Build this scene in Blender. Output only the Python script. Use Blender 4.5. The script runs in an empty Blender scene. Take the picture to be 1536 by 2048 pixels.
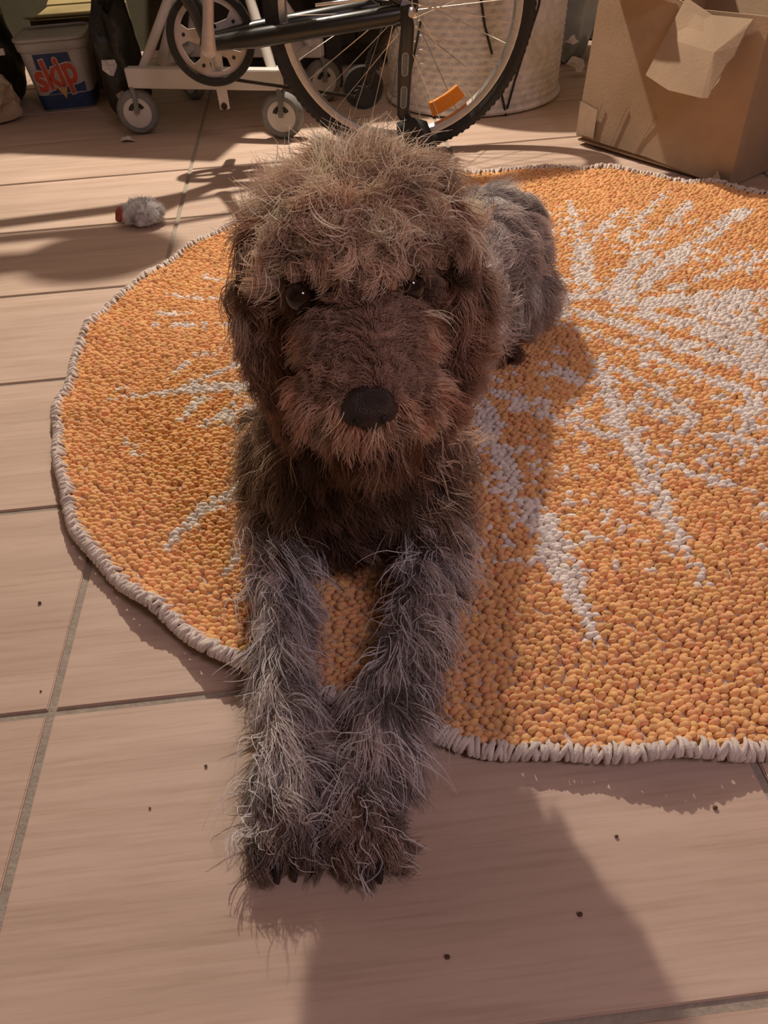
import bpy, bmesh, math, random
import numpy as np
from mathutils import Vector, Matrix, noise

S = bpy.context.scene
C = S.collection
PI = math.pi
rad = math.radians
random.seed(7)
rng = np.random.default_rng(11)

# ------------------------------------------------------------------ camera
EYE = Vector((0, 0, 0.68))
def camera_axes(p, r, y):
    f = Vector((0, math.cos(p), -math.sin(p))); u = Vector((0, math.sin(p), math.cos(p))); x = Vector((1, 0, 0))
    x2 = x*math.cos(r) + u*math.sin(r); u2 = u*math.cos(r) - x*math.sin(r)
    Z = Matrix.Rotation(y, 3, 'Z')
    return Z @ x2, Z @ u2, Z @ f
CX, CU, CF = camera_axes(rad(42.47), rad(-3.86), rad(-2.99))
cam_data = bpy.data.cameras.new('camera')
cam = bpy.data.objects.new('camera', cam_data); C.objects.link(cam)
cam_data.sensor_fit = 'VERTICAL'; cam_data.sensor_height = 24.0; cam_data.sensor_width = 18.0
cam_data.lens = 24.0*1540/2048
cam_data.clip_start = 0.01
m3 = Matrix((CX, CU, -CF)).transposed()
cam.matrix_world = Matrix.Translation(EYE) @ m3.to_4x4()
S.camera = cam

# ------------------------------------------------------------------ world, lamps, exposure
S.view_settings.view_transform = 'Standard'
S.view_settings.look = 'None'
S.view_settings.gamma = 1.0
S.view_settings.use_curve_mapping = False
S.view_settings.exposure = 0.18
W = bpy.data.worlds.new('room_air'); S.world = W; W.use_nodes = True
bg = W.node_tree.nodes['Background']
bg.inputs[0].default_value = (0.75, 0.62, 0.58, 1); bg.inputs[1].default_value = 0.03
def lamp(name, kind, loc, power, color, size, target=None):
    d = bpy.data.lights.new(name, kind); d.energy = power; d.color = color
    if kind == 'AREA': d.shape = 'DISK'; d.size = size
    else: d.shadow_soft_size = size
    o = bpy.data.objects.new(name, d); C.objects.link(o); o.location = loc
    if target is not None:
        o.rotation_euler = (Vector(target)-Vector(loc)).to_track_quat('-Z', 'Y').to_euler()
    return o
LAMP_AT = (-0.15, 2.80, 1.95)
lamp('ceiling_bulb', 'POINT', LAMP_AT, 196, (1.0, 0.88, 0.74), 0.03)
lamp('fill_light', 'AREA', (0.85, -0.55, 1.75), 8.8, (1.0, 0.76, 0.87), 0.5, (0.1, 0.5, 0))  # soft pinkish fill added to lift the foreground, no visible source

# ------------------------------------------------------------------ helpers
def newmat(name):
    m = bpy.data.materials.new(name); m.use_nodes = True
    return m, m.node_tree.nodes, m.node_tree.links
def mat(name, col, rough=0.6, metal=0.0, var=0.12, scale=30.0, bump=0.0, spec=0.5, bscale=None, alpha=1.0):
    m, N, L = newmat(name)
    b = N['Principled BSDF']
    b.inputs['Roughness'].default_value = rough; b.inputs['Metallic'].default_value = metal
    b.inputs['Specular IOR Level'].default_value = spec
    tc = N.new('ShaderNodeTexCoord')
    nz = N.new('ShaderNodeTexNoise'); nz.inputs['Scale'].default_value = scale; nz.inputs['Detail'].default_value = 5
    L.new(tc.outputs['Object'], nz.inputs['Vector'])
    rp = N.new('ShaderNodeValToRGB')
    e = rp.color_ramp.elements
    e[0].position = 0.3; e[1].position = 0.7
    e[0].color = tuple(c*(1-var) for c in col)+(1,); e[1].color = tuple(min(1, c*(1+var)) for c in col)+(1,)
    L.new(nz.outputs['Fac'], rp.inputs['Fac']); L.new(rp.outputs['Color'], b.inputs['Base Color'])
    if bump:
        n2 = N.new('ShaderNodeTexNoise'); n2.inputs['Scale'].default_value = bscale or scale*4; n2.inputs['Detail'].default_value = 6
        L.new(tc.outputs['Object'], n2.inputs['Vector'])
        bp = N.new('ShaderNodeBump'); bp.inputs['Strength'].default_value = bump; bp.inputs['Distance'].default_value = 0.01
        L.new(n2.outputs['Fac'], bp.inputs['Height']); L.new(bp.outputs['Normal'], b.inputs['Normal'])
    if alpha < 1: b.inputs['Alpha'].default_value = alpha
    return m
class MB:
    """collects shapes into one mesh"""
    def __init__(s): s.v = []; s.f = []
    def add(s, v, f):
        o = len(s.v); s.v += [tuple(p) for p in v]; s.f += [tuple(i+o for i in q) for q in f]; return s
    def box(s, lo, hi, M=None):
        v = [Vector((x, y, z)) for x in (lo[0], hi[0]) for y in (lo[1], hi[1]) for z in (lo[2], hi[2])]
        if M is not None: v = [M @ p for p in v]
        return s.add(v, [(0,1,3,2),(4,6,7,5),(0,4,5,1),(2,3,7,6),(0,2,6,4),(1,5,7,3)])
    def tube(s, pts, r, n=10, cap=True, closed=False, flat=1.0, upv=None):
        pts = [Vector(p) for p in pts]; k = len(pts)
        rs = r if hasattr(r, '__len__') else [r]*k
        vs = []; prev = None
        for i, p in enumerate(pts):
            if closed: t = pts[(i+1) % k]-pts[i-1]
            else: t = pts[min(i+1, k-1)]-pts[max(i-1, 0)]
            t.normalize()
            if prev is None:
                a = Vector(upv) if upv is not None else (Vector((0,0,1)) if abs(t.z) < 0.9 else Vector((0,1,0)))
                u = (a - t*a.dot(t)).normalized()
            else: u = (prev - t*prev.dot(t)).normalized()
            prev = u; w = t.cross(u)
            for j in range(n):
                th = 2*PI*j/n; vs.append(p + u*(rs[i]*math.cos(th)) + w*(rs[i]*flat*math.sin(th)))
        fs = []
        for i in range(k if closed else k-1):
            for j in range(n):
                a, b = i*n+j, i*n+(j+1) % n; c, d = ((i+1) % k)*n+(j+1) % n, ((i+1) % k)*n+j
                fs.append((a, b, c, d))
        if cap and not closed: fs += [tuple(range(n))[::-1], tuple(range((k-1)*n, k*n))]
        return s.add(vs, fs)
    def lathe(s, prof, n=32, M=None, wrap=False):
        vs = []; k = len(prof)
        for j in range(n):
            th = 2*PI*j/n
            for (r, z) in prof: vs.append(Vector((r*math.cos(th), r*math.sin(th), z)))
        if M is not None: vs = [M @ p for p in vs]
        fs = []
        for j in range(n):
            for i in range(k if wrap else k-1):
                fs.append((j*k+i, ((j+1) % n)*k+i, ((j+1) % n)*k+(i+1) % k, j*k+(i+1) % k))
        return s.add(vs, fs)
    def ball(s, c, r, n=12, M=None):
        c = Vector(c); rr = Vector(r) if hasattr(r, '__len__') else Vector((r, r, r))
        vs = []; h = n//2
        for i in range(h+1):
            ph = PI*i/h
            for j in range(n):
                th = 2*PI*j/n
                p = Vector((rr.x*math.sin(ph)*math.cos(th), rr.y*math.sin(ph)*math.sin(th), rr.z*math.cos(ph)))
                if M is not None: p = M @ p
                vs.append(c+p)
        fs = [(i*n+j, (i+1)*n+j, (i+1)*n+(j+1) % n, i*n+(j+1) % n) for i in range(h) for j in range(n)]
        return s.add(vs, fs)
    def prism(s, poly, M, d):
        k = len(poly)
        vs = [M @ Vector((x, y, 0)) for x, y in poly] + [M @ Vector((x, y, d)) for x, y in poly]
        return s.add(vs, [tuple(range(k))[::-1], tuple(range(k, 2*k))] + [(i, (i+1) % k, k+(i+1) % k, k+i) for i in range(k)])
    def build(s, name, m, parent=None, smooth=False, bevel=0.0, **props):
        me = bpy.data.meshes.new(name); me.from_pydata(s.v, [], s.f); me.validate(); me.update()
        bm = bmesh.new(); bm.from_mesh(me); bmesh.ops.remove_doubles(bm, verts=bm.verts, dist=1e-6)
        bmesh.ops.recalc_face_normals(bm, faces=bm.faces); bm.to_mesh(me); bm.free()
        if smooth:
            me.polygons.foreach_set('use_smooth', [True]*len(me.polygons))
            me.set_sharp_from_angle(angle=rad(40))
        o = bpy.data.objects.new(name, me); C.objects.link(o)
        if m is not None: me.materials.append(m)
        if bevel:
            b = o.modifiers.new('bevel', 'BEVEL'); b.width = bevel; b.segments = 2; b.limit_method = 'ANGLE'
        if parent is not None:
            o.parent = parent; o.matrix_parent_inverse = Matrix.Translation(parent.location).inverted()
        for k2, val in props.items(): o[k2] = val
        return o
def thing(name, label, cat, loc=(0, 0, 0), group=None):
    o = bpy.data.objects.new(name, None); C.objects.link(o); o.location = loc; o.empty_display_size = 0.05
    o['label'] = label; o['category'] = cat
    if group: o['group'] = group
    return o
def tag(o, label, cat, group=None):
    o['label'] = label; o['category'] = cat
    if group: o['group'] = group
    return o
def ray(px, py):
    return CF + CX*((px-768)/1540) - CU*((py-1024)/1540)
def at(px, py, Y):
    v = ray(px, py); return EYE + v*(Y/v.y)
def on_floor(px, py, z=0.0):
    v = ray(px, py); return EYE + v*((z-EYE.z)/v.z)
def facing(n, up=(0, 0, 1)):
    """matrix whose local z is n and local y is close to up"""
    n = Vector(n).normalized(); x = Vector(up).cross(n).normalized(); y = n.cross(x)
    return Matrix((x, y, n)).transposed().to_4x4()

# ------------------------------------------------------------------ floor
def tile_material():
    m, N, L = newmat('floor_tile_ceramic'); b = N['Principled BSDF']
    tc = N.new('ShaderNodeTexCoord'); oi = N.new('ShaderNodeObjectInfo')
    sh = N.new('ShaderNodeVectorMath'); sh.operation = 'MULTIPLY_ADD'
    cmb = N.new('ShaderNodeCombineXYZ')
    for k in range(3): L.new(oi.outputs['Random'], cmb.inputs[k])
    sh.inputs[1].default_value = (13, 17, 5)
    L.new(cmb.outputs[0], sh.inputs[0]); L.new(tc.outputs['Object'], sh.inputs[2])
    def streak(sx, sy, detail):
        mp = N.new('ShaderNodeMapping'); mp.inputs['Scale'].default_value = (sx, sy, 1)
        L.new(sh.outputs[0], mp.inputs['Vector'])
        t = N.new('ShaderNodeTexNoise'); t.inputs['Scale'].default_value = 1.0; t.inputs['Detail'].default_value = detail; t.inputs['Roughness'].default_value = 0.6
        L.new(mp.outputs[0], t.inputs['Vector']); return t
    a = streak(2.2, 38, 6); c = streak(9, 210, 5); d = streak(3.0, 7, 4)
    r1 = N.new('ShaderNodeValToRGB'); r1.color_ramp.elements[0].position = .3; r1.color_ramp.elements[1].position = .72
    r1.color_ramp.elements[0].color = (.53, .395, .31, 1); r1.color_ramp.elements[1].color = (.66, .51, .415, 1)
    L.new(a.outputs['Fac'], r1.inputs['Fac'])
    r2 = N.new('ShaderNodeValToRGB'); r2.color_ramp.elements[0].position = .30; r2.color_ramp.elements[1].position = .52
    r2.color_ramp.elements[0].color = (.87, .84, .81, 1); r2.color_ramp.elements[1].color = (1, 1, 1, 1)
    L.new(c.outputs['Fac'], r2.inputs['Fac'])
    r3 = N.new('ShaderNodeValToRGB'); r3.color_ramp.elements[0].position = .25; r3.color_ramp.elements[1].position = .75
    r3.color_ramp.elements[0].color = (.88, .85, .82, 1); r3.color_ramp.elements[1].color = (1.06, 1.05, 1.03, 1)
    L.new(d.outputs['Fac'], r3.inputs['Fac'])
    mx = N.new('ShaderNodeMixRGB'); mx.blend_type = 'MULTIPLY'; mx.inputs[0].default_value = 1
    L.new(r1.outputs[0], mx.inputs[1]); L.new(r2.outputs[0], mx.inputs[2])
    m2 = N.new('ShaderNodeMixRGB'); m2.blend_type = 'MULTIPLY'; m2.inputs[0].default_value = 1
    L.new(mx.outputs[0], m2.inputs[1]); L.new(r3.outputs[0], m2.inputs[2])
    L.new(m2.outputs[0], b.inputs['Base Color'])
    b.inputs['Roughness'].default_value = 0.52; b.inputs['Specular IOR Level'].default_value = 0.35
    bp = N.new('ShaderNodeBump'); bp.inputs['Strength'].default_value = 0.12; bp.inputs['Distance'].default_value = 0.002
    L.new(c.outputs['Fac'], bp.inputs['Height']); L.new(bp.outputs['Normal'], b.inputs['Normal'])
    return m
TILE = tile_material()
GROUT = mat('grout', (.36, .31, .25), .9, scale=60, bump=.3)
fl = MB().box((-2.3, -1.7, -0.06), (2.6, 4.0, -0.0032)).build('floor', GROUT, kind='structure')
TW, TD, TX0, TY0, GAP = 0.687, 0.3325, -0.3366, 0.154, 0.0088
bmt = bmesh.new(); bmesh.ops.create_cube(bmt, size=1)
bmesh.ops.scale(bmt, vec=(TW-GAP, TD-GAP, 0.009), verts=bmt.verts)
bmesh.ops.bevel(bmt, geom=[e for e in bmt.edges if all(v.co.z > 0 for v in e.verts)], offset=0.0012, segments=2, affect='EDGES')
tile_me = bpy.data.meshes.new('tile'); bmt.to_mesh(tile_me); bmt.free(); tile_me.materials.append(TILE)
for i in range(-2, 4):
    for k in range(-3, 12):
        o = bpy.data.objects.new('tile', tile_me); C.objects.link(o); o.parent = fl
        o.location = (TX0+(i+.5)*TW, TY0+(k+.5)*TD, -0.0045 + random.uniform(-.0003, 0.0))
        o.rotation_euler = (random.uniform(-.0008, .0008), random.uniform(-.0005, .0005), PI*random.randint(0, 1))
# ------------------------------------------------------------------ room shell
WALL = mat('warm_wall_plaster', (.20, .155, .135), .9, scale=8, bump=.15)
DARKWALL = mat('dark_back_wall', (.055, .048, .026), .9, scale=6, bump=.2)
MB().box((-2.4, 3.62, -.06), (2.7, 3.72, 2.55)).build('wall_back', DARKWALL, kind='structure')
MB().box((-2.4, -1.8, -.06), (-2.3, 3.62, 2.55)).build('wall_left', WALL, kind='structure')
MB().box((2.6, -1.8, -.06), (2.7, 3.62, 2.55)).build('wall_right', WALL, kind='structure')
MB().box((-2.3, -1.8, -.06), (2.6, -1.7, 2.55)).build('wall_front', WALL, kind='structure')
MB().box((-2.4, -1.8, 2.55), (2.7, 3.72, 2.65)).build('ceiling', WALL, kind='structure')

# ------------------------------------------------------------------ round rug
RC = np.array([0.3343, 1.1319]); RR = 0.797
def rug_lift(x, y):
    """height of the rug's backing above the floor: gentle waves, and a curled rim"""
    dx, dy = x-RC[0], y-RC[1]; r = np.hypot(dx, dy); th = np.arctan2(dy, dx)
    wav = .0016*(np.sin(9*x+3*y+1)+np.sin(7*y-4*x+.5)) + .0034
    rim = np.clip((r-(RR-.16))/.16, 0, 1)**2.2
    curl = rim*(.0065+.0045*np.sin(11*th+1.0)+.0035*np.sin(23*th+2.2)+.0025*np.sin(41*th))
    fold = .020*np.exp(-((th+2.05)/.045)**2)*rim + .012*np.exp(-((th+1.28)/.05)**2)*rim + .012*np.exp(-((th-PI-.75+2*PI)/.06)**2)*rim + .010*np.exp(-((th+2.62)/.05)**2)*rim
    return np.maximum(wav*(1-rim*.8)+curl*1.25+fold, 0.0015)
def rim_radius(th):
    return RR-.014 + .004*np.sin(7*th+.6)+.003*np.sin(17*th+2)+.002*np.sin(33*th+1)
BACKING = mat('rug_backing', (.62, .50, .42), .95, scale=200, bump=.4)
rug = thing('round_rug', 'round orange shaggy cotton rug with white starburst pattern lying on the tiles', 'rug', (RC[0], RC[1], 0))
mb = MB(); NT, NR = 220, 26
vs = [(RC[0], RC[1], float(rug_lift(RC[0], RC[1]))+.006)]
for i in range(1, NR+1):
    for j in range(NT):
        th = 2*PI*j/NT-PI; r = float(rim_radius(th))*(i/NR)**.8
        x, y = RC[0]+r*math.cos(th), RC[1]+r*math.sin(th)
        vs.append((x, y, float(rug_lift(x, y))+.006))
fs = [(0, 1+j, 1+(j+1) % NT) for j in range(NT)]
fs += [(1+(i-1)*NT+j, 1+i*NT+j, 1+i*NT+(j+1) % NT, 1+(i-1)*NT+(j+1) % NT) for i in range(1, NR) for j in range(NT)]
n0 = len(vs)
vs += [(x, y, z-.0055) for (x, y, z) in vs]
fs += [tuple(n0+k for k in f[::-1]) for f in fs]
o0 = 1+(NR-1)*NT
fs += [(o0+j, n0+o0+j, n0+o0+(j+1) % NT, o0+(j+1) % NT) for j in range(NT)]
mb.add(vs, fs); mb.build('backing', BACKING, rug, smooth=True)

STROKES = [[(0.544,1.681,0.007),(0.506,1.45,0.0084)],[(0.506,1.45,0.0126),(0.457,1.3,0.0155)],[(0.643,1.614,0.0068),(0.494,1.408,0.0082)],[(0.504,1.394,0.0071),(0.463,1.242,0.0075)],[(0.787,1.604,0.0113),(0.63,1.431,0.0114)],[(0.609,1.383,0.0152),(0.502,1.242,0.0188)],[(0.87,1.542,0.011),(0.78,1.475,0.0117)],[(0.771,1.452,0.0137),(0.614,1.307,0.0166)],[(0.626,1.326,0.0178),(0.529,1.229,0.0187)],[(0.494,1.23,0.0234),(0.554,1.199,0.023),(0.644,1.2,0.0231),(0.735,1.202,0.0204)],[(0.531,1.158,0.018),(0.604,1.1,0.0262),(0.675,1.007,0.0373)],[(0.473,1.142,0.0134),(0.564,1.043,0.019),(0.652,0.959,0.0201)],[(0.63,1.166,0.0272),(0.681,1.103,0.0307)],[(0.678,1.194,0.0277),(0.704,1.133,0.0268)],[(0.364,1.185,0.0164),(0.415,1.18,0.0136),(0.474,1.142,0.0107)],[(0.409,1.129,0.0062),(0.494,1.032,0.0092),(0.593,0.908,0.0093)],[(0.377,1.221,0.0186),(0.446,1.246,0.016)],[(0.424,1.17,0.0054),(0.564,1.054,0.0093)],[(0.411,1.029,0.0141),(0.391,0.841,0.0148),(0.392,0.752,0.0152),(0.384,0.655,0.0116),(0.387,0.559,0.0042)],[(0.423,1.006,0.0049),(0.473,0.936,0.0071),(0.496,0.856,0.0075)],[(0.326,1.03,0.0125),(0.362,0.982,0.0145)],[(0.347,1.067,0.0042),(0.367,1.055,0.0051)],[(0.222,0.978,0.0088),(0.287,0.913,0.0108),(0.33,0.867,0.0075),(0.373,0.831,0.0051)],[(0.446,0.902,0.0054),(0.489,0.841,0.0059)],[(0.637,0.933,0.0119),(0.561,0.822,0.0095)],[(0.504,0.816,0.0073),(0.538,0.802,0.0101),(0.566,0.779,0.0121)],[(0.813,1.352,0.006),(0.769,1.275,0.0068)],[(0.197,0.99,0.0161),(0.204,0.908,0.0176),(0.21,0.84,0.0154),(0.214,0.756,0.0152),(0.228,0.678,0.0176),(0.239,0.609,0.0179),(0.243,0.544,0.0134),(0.243,0.493,0.0034)],[(0.416,0.771,0.0077),(0.47,0.725,0.0089),(0.509,0.688,0.0046)],[(-0.308,1.398,0.005),(-0.217,1.369,0.0069)],[(-0.243,1.47,0.0052),(-0.208,1.441,0.0072)],[(-0.325,1.327,0.0039),(-0.269,1.316,0.0058)],[(-0.332,1.287,0.0047),(-0.257,1.273,0.0094),(-0.179,1.26,0.0075)],[(-0.365,1.047,0.0033),(-0.287,1.056,0.0083),(-0.222,1.056,0.0141),(-0.151,1.05,0.0166)],[(-0.248,1.065,0.0067),(-0.165,1.12,0.0086)],[(-0.243,0.975,0.0055),(-0.216,1.025,0.009)],[(-0.274,1.103,0.0043),(-0.252,1.136,0.0052)],[(-0.359,1.078,0.0025),(-0.331,1.087,0.0034)],[(-0.322,0.933,0.0046),(-0.293,0.901,0.0052)],[(-0.234,0.705,0.0046),(-0.216,0.736,0.0087),(-0.194,0.765,0.0096),(-0.142,0.809,0.012)],[(-0.161,0.646,0.0069),(-0.145,0.681,0.0077)],[(-0.146,1.157,0.0088),(-0.062,1.158,0.0133)],[(-0.214,0.953,0.0078),(-0.141,0.993,0.0056)]]
for ang, r0, r1, w in [(-12, .30, .66, .014), (8, .34, .70, .016), (22, .30, .6, .012), (36, .4, .68, .015), (-30, .38, .7, .014), (-45, .44, .66, .012), (52, .42, .70, .012),
                       (118, .2, .62, .013), (136, .25, .66, .014), (100, .3, .6, .012), (152, .2, .5, .012)]:
    a = rad(ang); STROKES.append([(RC[0]+r0*math.cos(a), RC[1]+r0*math.sin(a), w), (RC[0]+r1*math.cos(a), RC[1]+r1*math.sin(a), w*.6)])
def white_mask(P):
    """signed distance of points to the nearest white stroke of the woven design"""
    d = np.full(len(P), 9.0)
    for s in STROKES:
        for a, b in zip(s[:-1], s[1:]):
            A, B = np.array(a[:2]), np.array(b[:2]); ab = B-A
            t = np.clip(((P-A)@ab)/(ab@ab), 0, 1)
            w = a[2]+(b[2]-a[2])*t
            d = np.minimum(d, np.hypot(*(P-A-t[:, None]*ab).T)-w)
    return d
def add_colored_mesh(name, V, F, cols, m, parent, smooth=True, **props):
    """V (n,3) F list of int arrays with constant vertex count per array"""
    me = bpy.data.meshes.new(name)
    me.vertices.add(len(V)); me.vertices.foreach_set('co', np.asarray(V, np.float32).ravel())
    loops = np.concatenate([f.ravel() for f in F]); tot = np.concatenate([np.full(len(f), f.shape[1]) for f in F])
    me.loops.add(len(loops)); me.loops.foreach_set('vertex_index', loops.astype(np.int32))
    me.polygons.add(len(tot)); st = np.concatenate([[0], np.cumsum(tot)[:-1]])
    me.polygons.foreach_set('loop_start', st.astype(np.int32))
    me.polygons.foreach_set('use_smooth', np.full(len(tot), smooth))
    me.update(calc_edges=True)
    a = me.attributes.new('col', 'FLOAT_COLOR', 'POINT')
    a.data.foreach_set('color', np.c_[cols, np.ones(len(cols))].astype(np.float32).ravel())
    me.materials.append(m)
    o = bpy.data.objects.new(name, me); C.objects.link(o)
    if parent is not None:
        o.parent = parent; o.matrix_parent_inverse = Matrix.Translation(parent.location).inverted()
    for k, v in props.items(): o[k] = v
    return o
def yarn_material(name):
    m, N, L = newmat(name); b = N['Principled BSDF']
    at_ = N.new('ShaderNodeAttribute'); at_.attribute_name = 'col'
    tc = N.new('ShaderNodeTexCoord'); nz = N.new('ShaderNodeTexNoise'); nz.inputs['Scale'].default_value = 700; nz.inputs['Detail'].default_value = 3
    L.new(tc.outputs['Object'], nz.inputs['Vector'])
    bp = N.new('ShaderNodeBump'); bp.inputs['Strength'].default_value = .5; bp.inputs['Distance'].default_value = .002
    L.new(nz.outputs['Fac'], bp.inputs['Height']); L.new(bp.outputs['Normal'], b.inputs['Normal'])
    L.new(at_.outputs['Color'], b.inputs['Base Color']); b.inputs['Roughness'].default_value = .9; b.inputs['Specular IOR Level'].default_value = .1
    b.inputs['Sheen Weight'].default_value = .15
    return m
YARN = yarn_material('cotton_yarn')
# pile: one knot of yarn per grid cell
dx, dy = .0098, .0066
gx, gy = np.meshgrid(np.arange(-RR, RR, dx), np.arange(-RR, RR, dy))
gx = gx + (np.arange(gx.shape[0]) % 2)[:, None]*dx*.5
P = np.c_[gx.ravel(), gy.ravel()]
P += rng.normal(0, 1, P.shape)*[.0018, .0011]
P[:, 1] += .004*np.sin(P[:, 0]*14+P[:, 1]*5)
keep = np.hypot(*P.T) < rim_radius(np.arctan2(P[:, 1], P[:, 0]))-.004
P = P[keep]+RC
n = len(P)
d = white_mask(P) + rng.normal(0, .0035, n)
dens = np.array([noise.noise(Vector((x*9, y*9, 3.3))) for x, y in P])
rr = np.hypot(*(P-RC).T)
dnear = white_mask(P)
clump = np.array([noise.noise(Vector((x*62, y*75, 1.7))) for x, y in P])
speck = (clump > .36-.28*np.exp(-np.maximum(dnear, 0)/.03)*np.clip(dens*2+.4, 0, 1)+np.clip((rr-.55)/.12, 0, 1)) & (dnear < .11) & (dens > -.25)
holes = (clump < -.42) & (dnear > -.022)
white = ((d < 0) & ~holes) | speck
base = np.where(white[:, None], np.array([.92, .84, .77]), np.array([.91, .52, .235]))
tone = 1+rng.normal(0, .07, n)[:, None] + .10*np.array([noise.noise(Vector((x*5, y*5, 8))) for x, y in P])[:, None]
warm = np.where(white, 0, rng.normal(0, .05, n))
col = base*tone; col[:, 1] *= 1+warm; col = np.clip(col, 0, 1)
ang = rng.normal(0, .38, n) + .25*np.sin(P[:, 1]*6)
ra = .0058*(1+rng.normal(0, .12, n)); rb = .0041*(1+rng.normal(0, .12, n)); h = .0085*(1+rng.normal(0, .12, n))
k6 = np.arange(6)*PI/3
ring = [(0.95, 0.0), (1.02, .5), (.62, .88)]
V = np.zeros((n, 19, 3))
lean = rng.normal(0, .0012, (n, 2)); lean[:, 1] -= .0012
zb = rug_lift(P[:, 0], P[:, 1])+.0045
for q, (s_, z_) in enumerate(ring):
    lx = s_*ra[:, None]*np.cos(k6); ly = s_*rb[:, None]*np.sin(k6)
    V[:, q*6:q*6+6, 0] = P[:, :1]+lx*np.cos(ang)[:, None]-ly*np.sin(ang)[:, None]+lean[:, :1]*z_
    V[:, q*6:q*6+6, 1] = P[:, 1:]+lx*np.sin(ang)[:, None]+ly*np.cos(ang)[:, None]+lean[:, 1:]*z_
    V[:, q*6:q*6+6, 2] = zb[:, None]+h[:, None]*z_
V[:, 18, :2] = P+lean; V[:, 18, 2] = zb+h
off = (np.arange(n)*19)[:, None]
quads = np.concatenate([off+np.array([q*6+i, q*6+(i+1) % 6, (q+1)*6+(i+1) % 6, (q+1)*6+i]) for q in range(2) for i in range(6)])
tris = np.concatenate([off+np.array([12+i, 12+(i+1) % 6, 18]) for i in range(6)])
add_colored_mesh('pile', V.reshape(-1, 3), [quads, tris], np.repeat(col, 19, 0), YARN, rug, kind='stuff')
# overlocked white yarn round the rim
nb = 1150; Vb = []; Fb = []; Cb = []
for j in range(nb):
    th = 2*PI*(j+random.uniform(-.3, .3))/nb-PI
    r1 = float(rim_radius(th)); rd = Vector((math.cos(th), math.sin(th), 0)); tg = Vector((-rd.y, rd.x, 0))
    skew = random.uniform(-.5, 1.2)*.009
    def pt(rv, dz, s):
        x, y = RC[0]+rd.x*rv, RC[1]+rd.y*rv
        return Vector((x, y, float(rug_lift(np.float64(x), np.float64(y)))+dz)) + tg*s*skew
    ln = random.uniform(.005, .014)
    pts = [pt(r1-ln, .0085, 1.0), pt(r1-ln*.4, .0150, .5), pt(r1+.002, .0115, 0), pt(r1+.0055, .0062, -.4), pt(r1+.004, .0015, -.6)]
    jz = random.uniform(-.001, .003)
    for q_, p in enumerate(pts): p.z = max(p.z+(jz if q_ < 3 else 0), .0035)
    w = random.uniform(.0022, .0035)
    t = MB().tube(pts, [w*.6, w, w*1.05, w, w*.5], 6)
    o_ = len(Vb); Vb += t.v; Fb += [[i+o_ for i in f] for f in t.f if len(f) == 4]
    c = np.array([.82, .72, .64])*random.uniform(.86, 1.06); Cb += [c]*len(t.v)
add_colored_mesh('edge_binding', np.array(Vb), [np.array(Fb)], np.array(Cb), YARN, rug, kind='stuff')

# ------------------------------------------------------------------ the dog
HC = np.array([0.028, 0.615, 0.388])          # middle of the skull
NOSE = np.array([0.018, 0.478, 0.352])
SHAPES = []   # (zone, list of balls)
def chain(zone, pts, rs, n=10):
    out = []
    for i in range(len(pts)-1):
        a, b = np.array(pts[i], float), np.array(pts[i+1], float)
        for t in np.linspace(0, 1, n): out.append((tuple(a+(b-a)*t), (rs[i]+(rs[i+1]-rs[i])*t,)*3))
    SHAPES.append((zone, out))
def blob(zone, c, r): SHAPES.append((zone, [(tuple(c), tuple(r))]))
blob('torso', (0.005, .70, .150), (.092, .115, .112)); blob('torso', (.005, .665, .118), (.062, .080, .062))
chain('torso', [(0.005, .70, .150), (.10, .90, .150), (.215, 1.17, .128)], [.092, .100, .098], 14)
chain('neck', [(0.0, .655, .175), (.018, .630, .285), (.028, .625, .35)], [.082, .066, .062])
blob('skull', (.028, .618, .395), (.074, .082, .062))
blob('skull', (.027, .578, .402), (.060, .048, .045))
chain('muzzle', [(.026, .560, .380), (.022, .522, .364), (.019, .494, .354)], [.044, .036, .028])
chain('jaw', [(.026, .570, .335), (.021, .505, .322)], [.038, .023])
blob('muzzle', (.044, .515, .343), (.024, .032, .026)); blob('muzzle', (-.003, .515, .343), (.024, .032, .026))
for sx in (-1, 1):      # hanging ears
    ex = .027+sx*.066
    chain('ear', [(ex, .618, .430), (ex+sx*.017, .614, .385), (ex+sx*.012, .606, .320), (ex+sx*.004, .600, .258)], [.017, .021, .023, .015], 8)
# front legs stretched towards the camera
chain('leg', [(-.056, .69, .150), (-.084, .615, .070), (-.087, .521, .052), (-.081, .434, .040), (-.083, .352, .028)], [.052, .030, .0235, .0215, .0225])
chain('leg', [(.072, .69, .150), (.088, .605, .070), (.052, .501, .052), (.013, .422, .040), (-.014, .342, .028)], [.052, .030, .0235, .0215, .0225])
for (px_, py_, dr) in ((-.087, .337, -.05), (-.020, .327, .05)):
    blob('paw', (px_, py_, .026), (.029, .036, .022))
    for t in (-1.5, -.5, .5, 1.5):
        blob('paw', (px_+t*.0145+dr*.06, py_-.030+abs(t)*.005, .017), (.0095, .017, .015))
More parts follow.
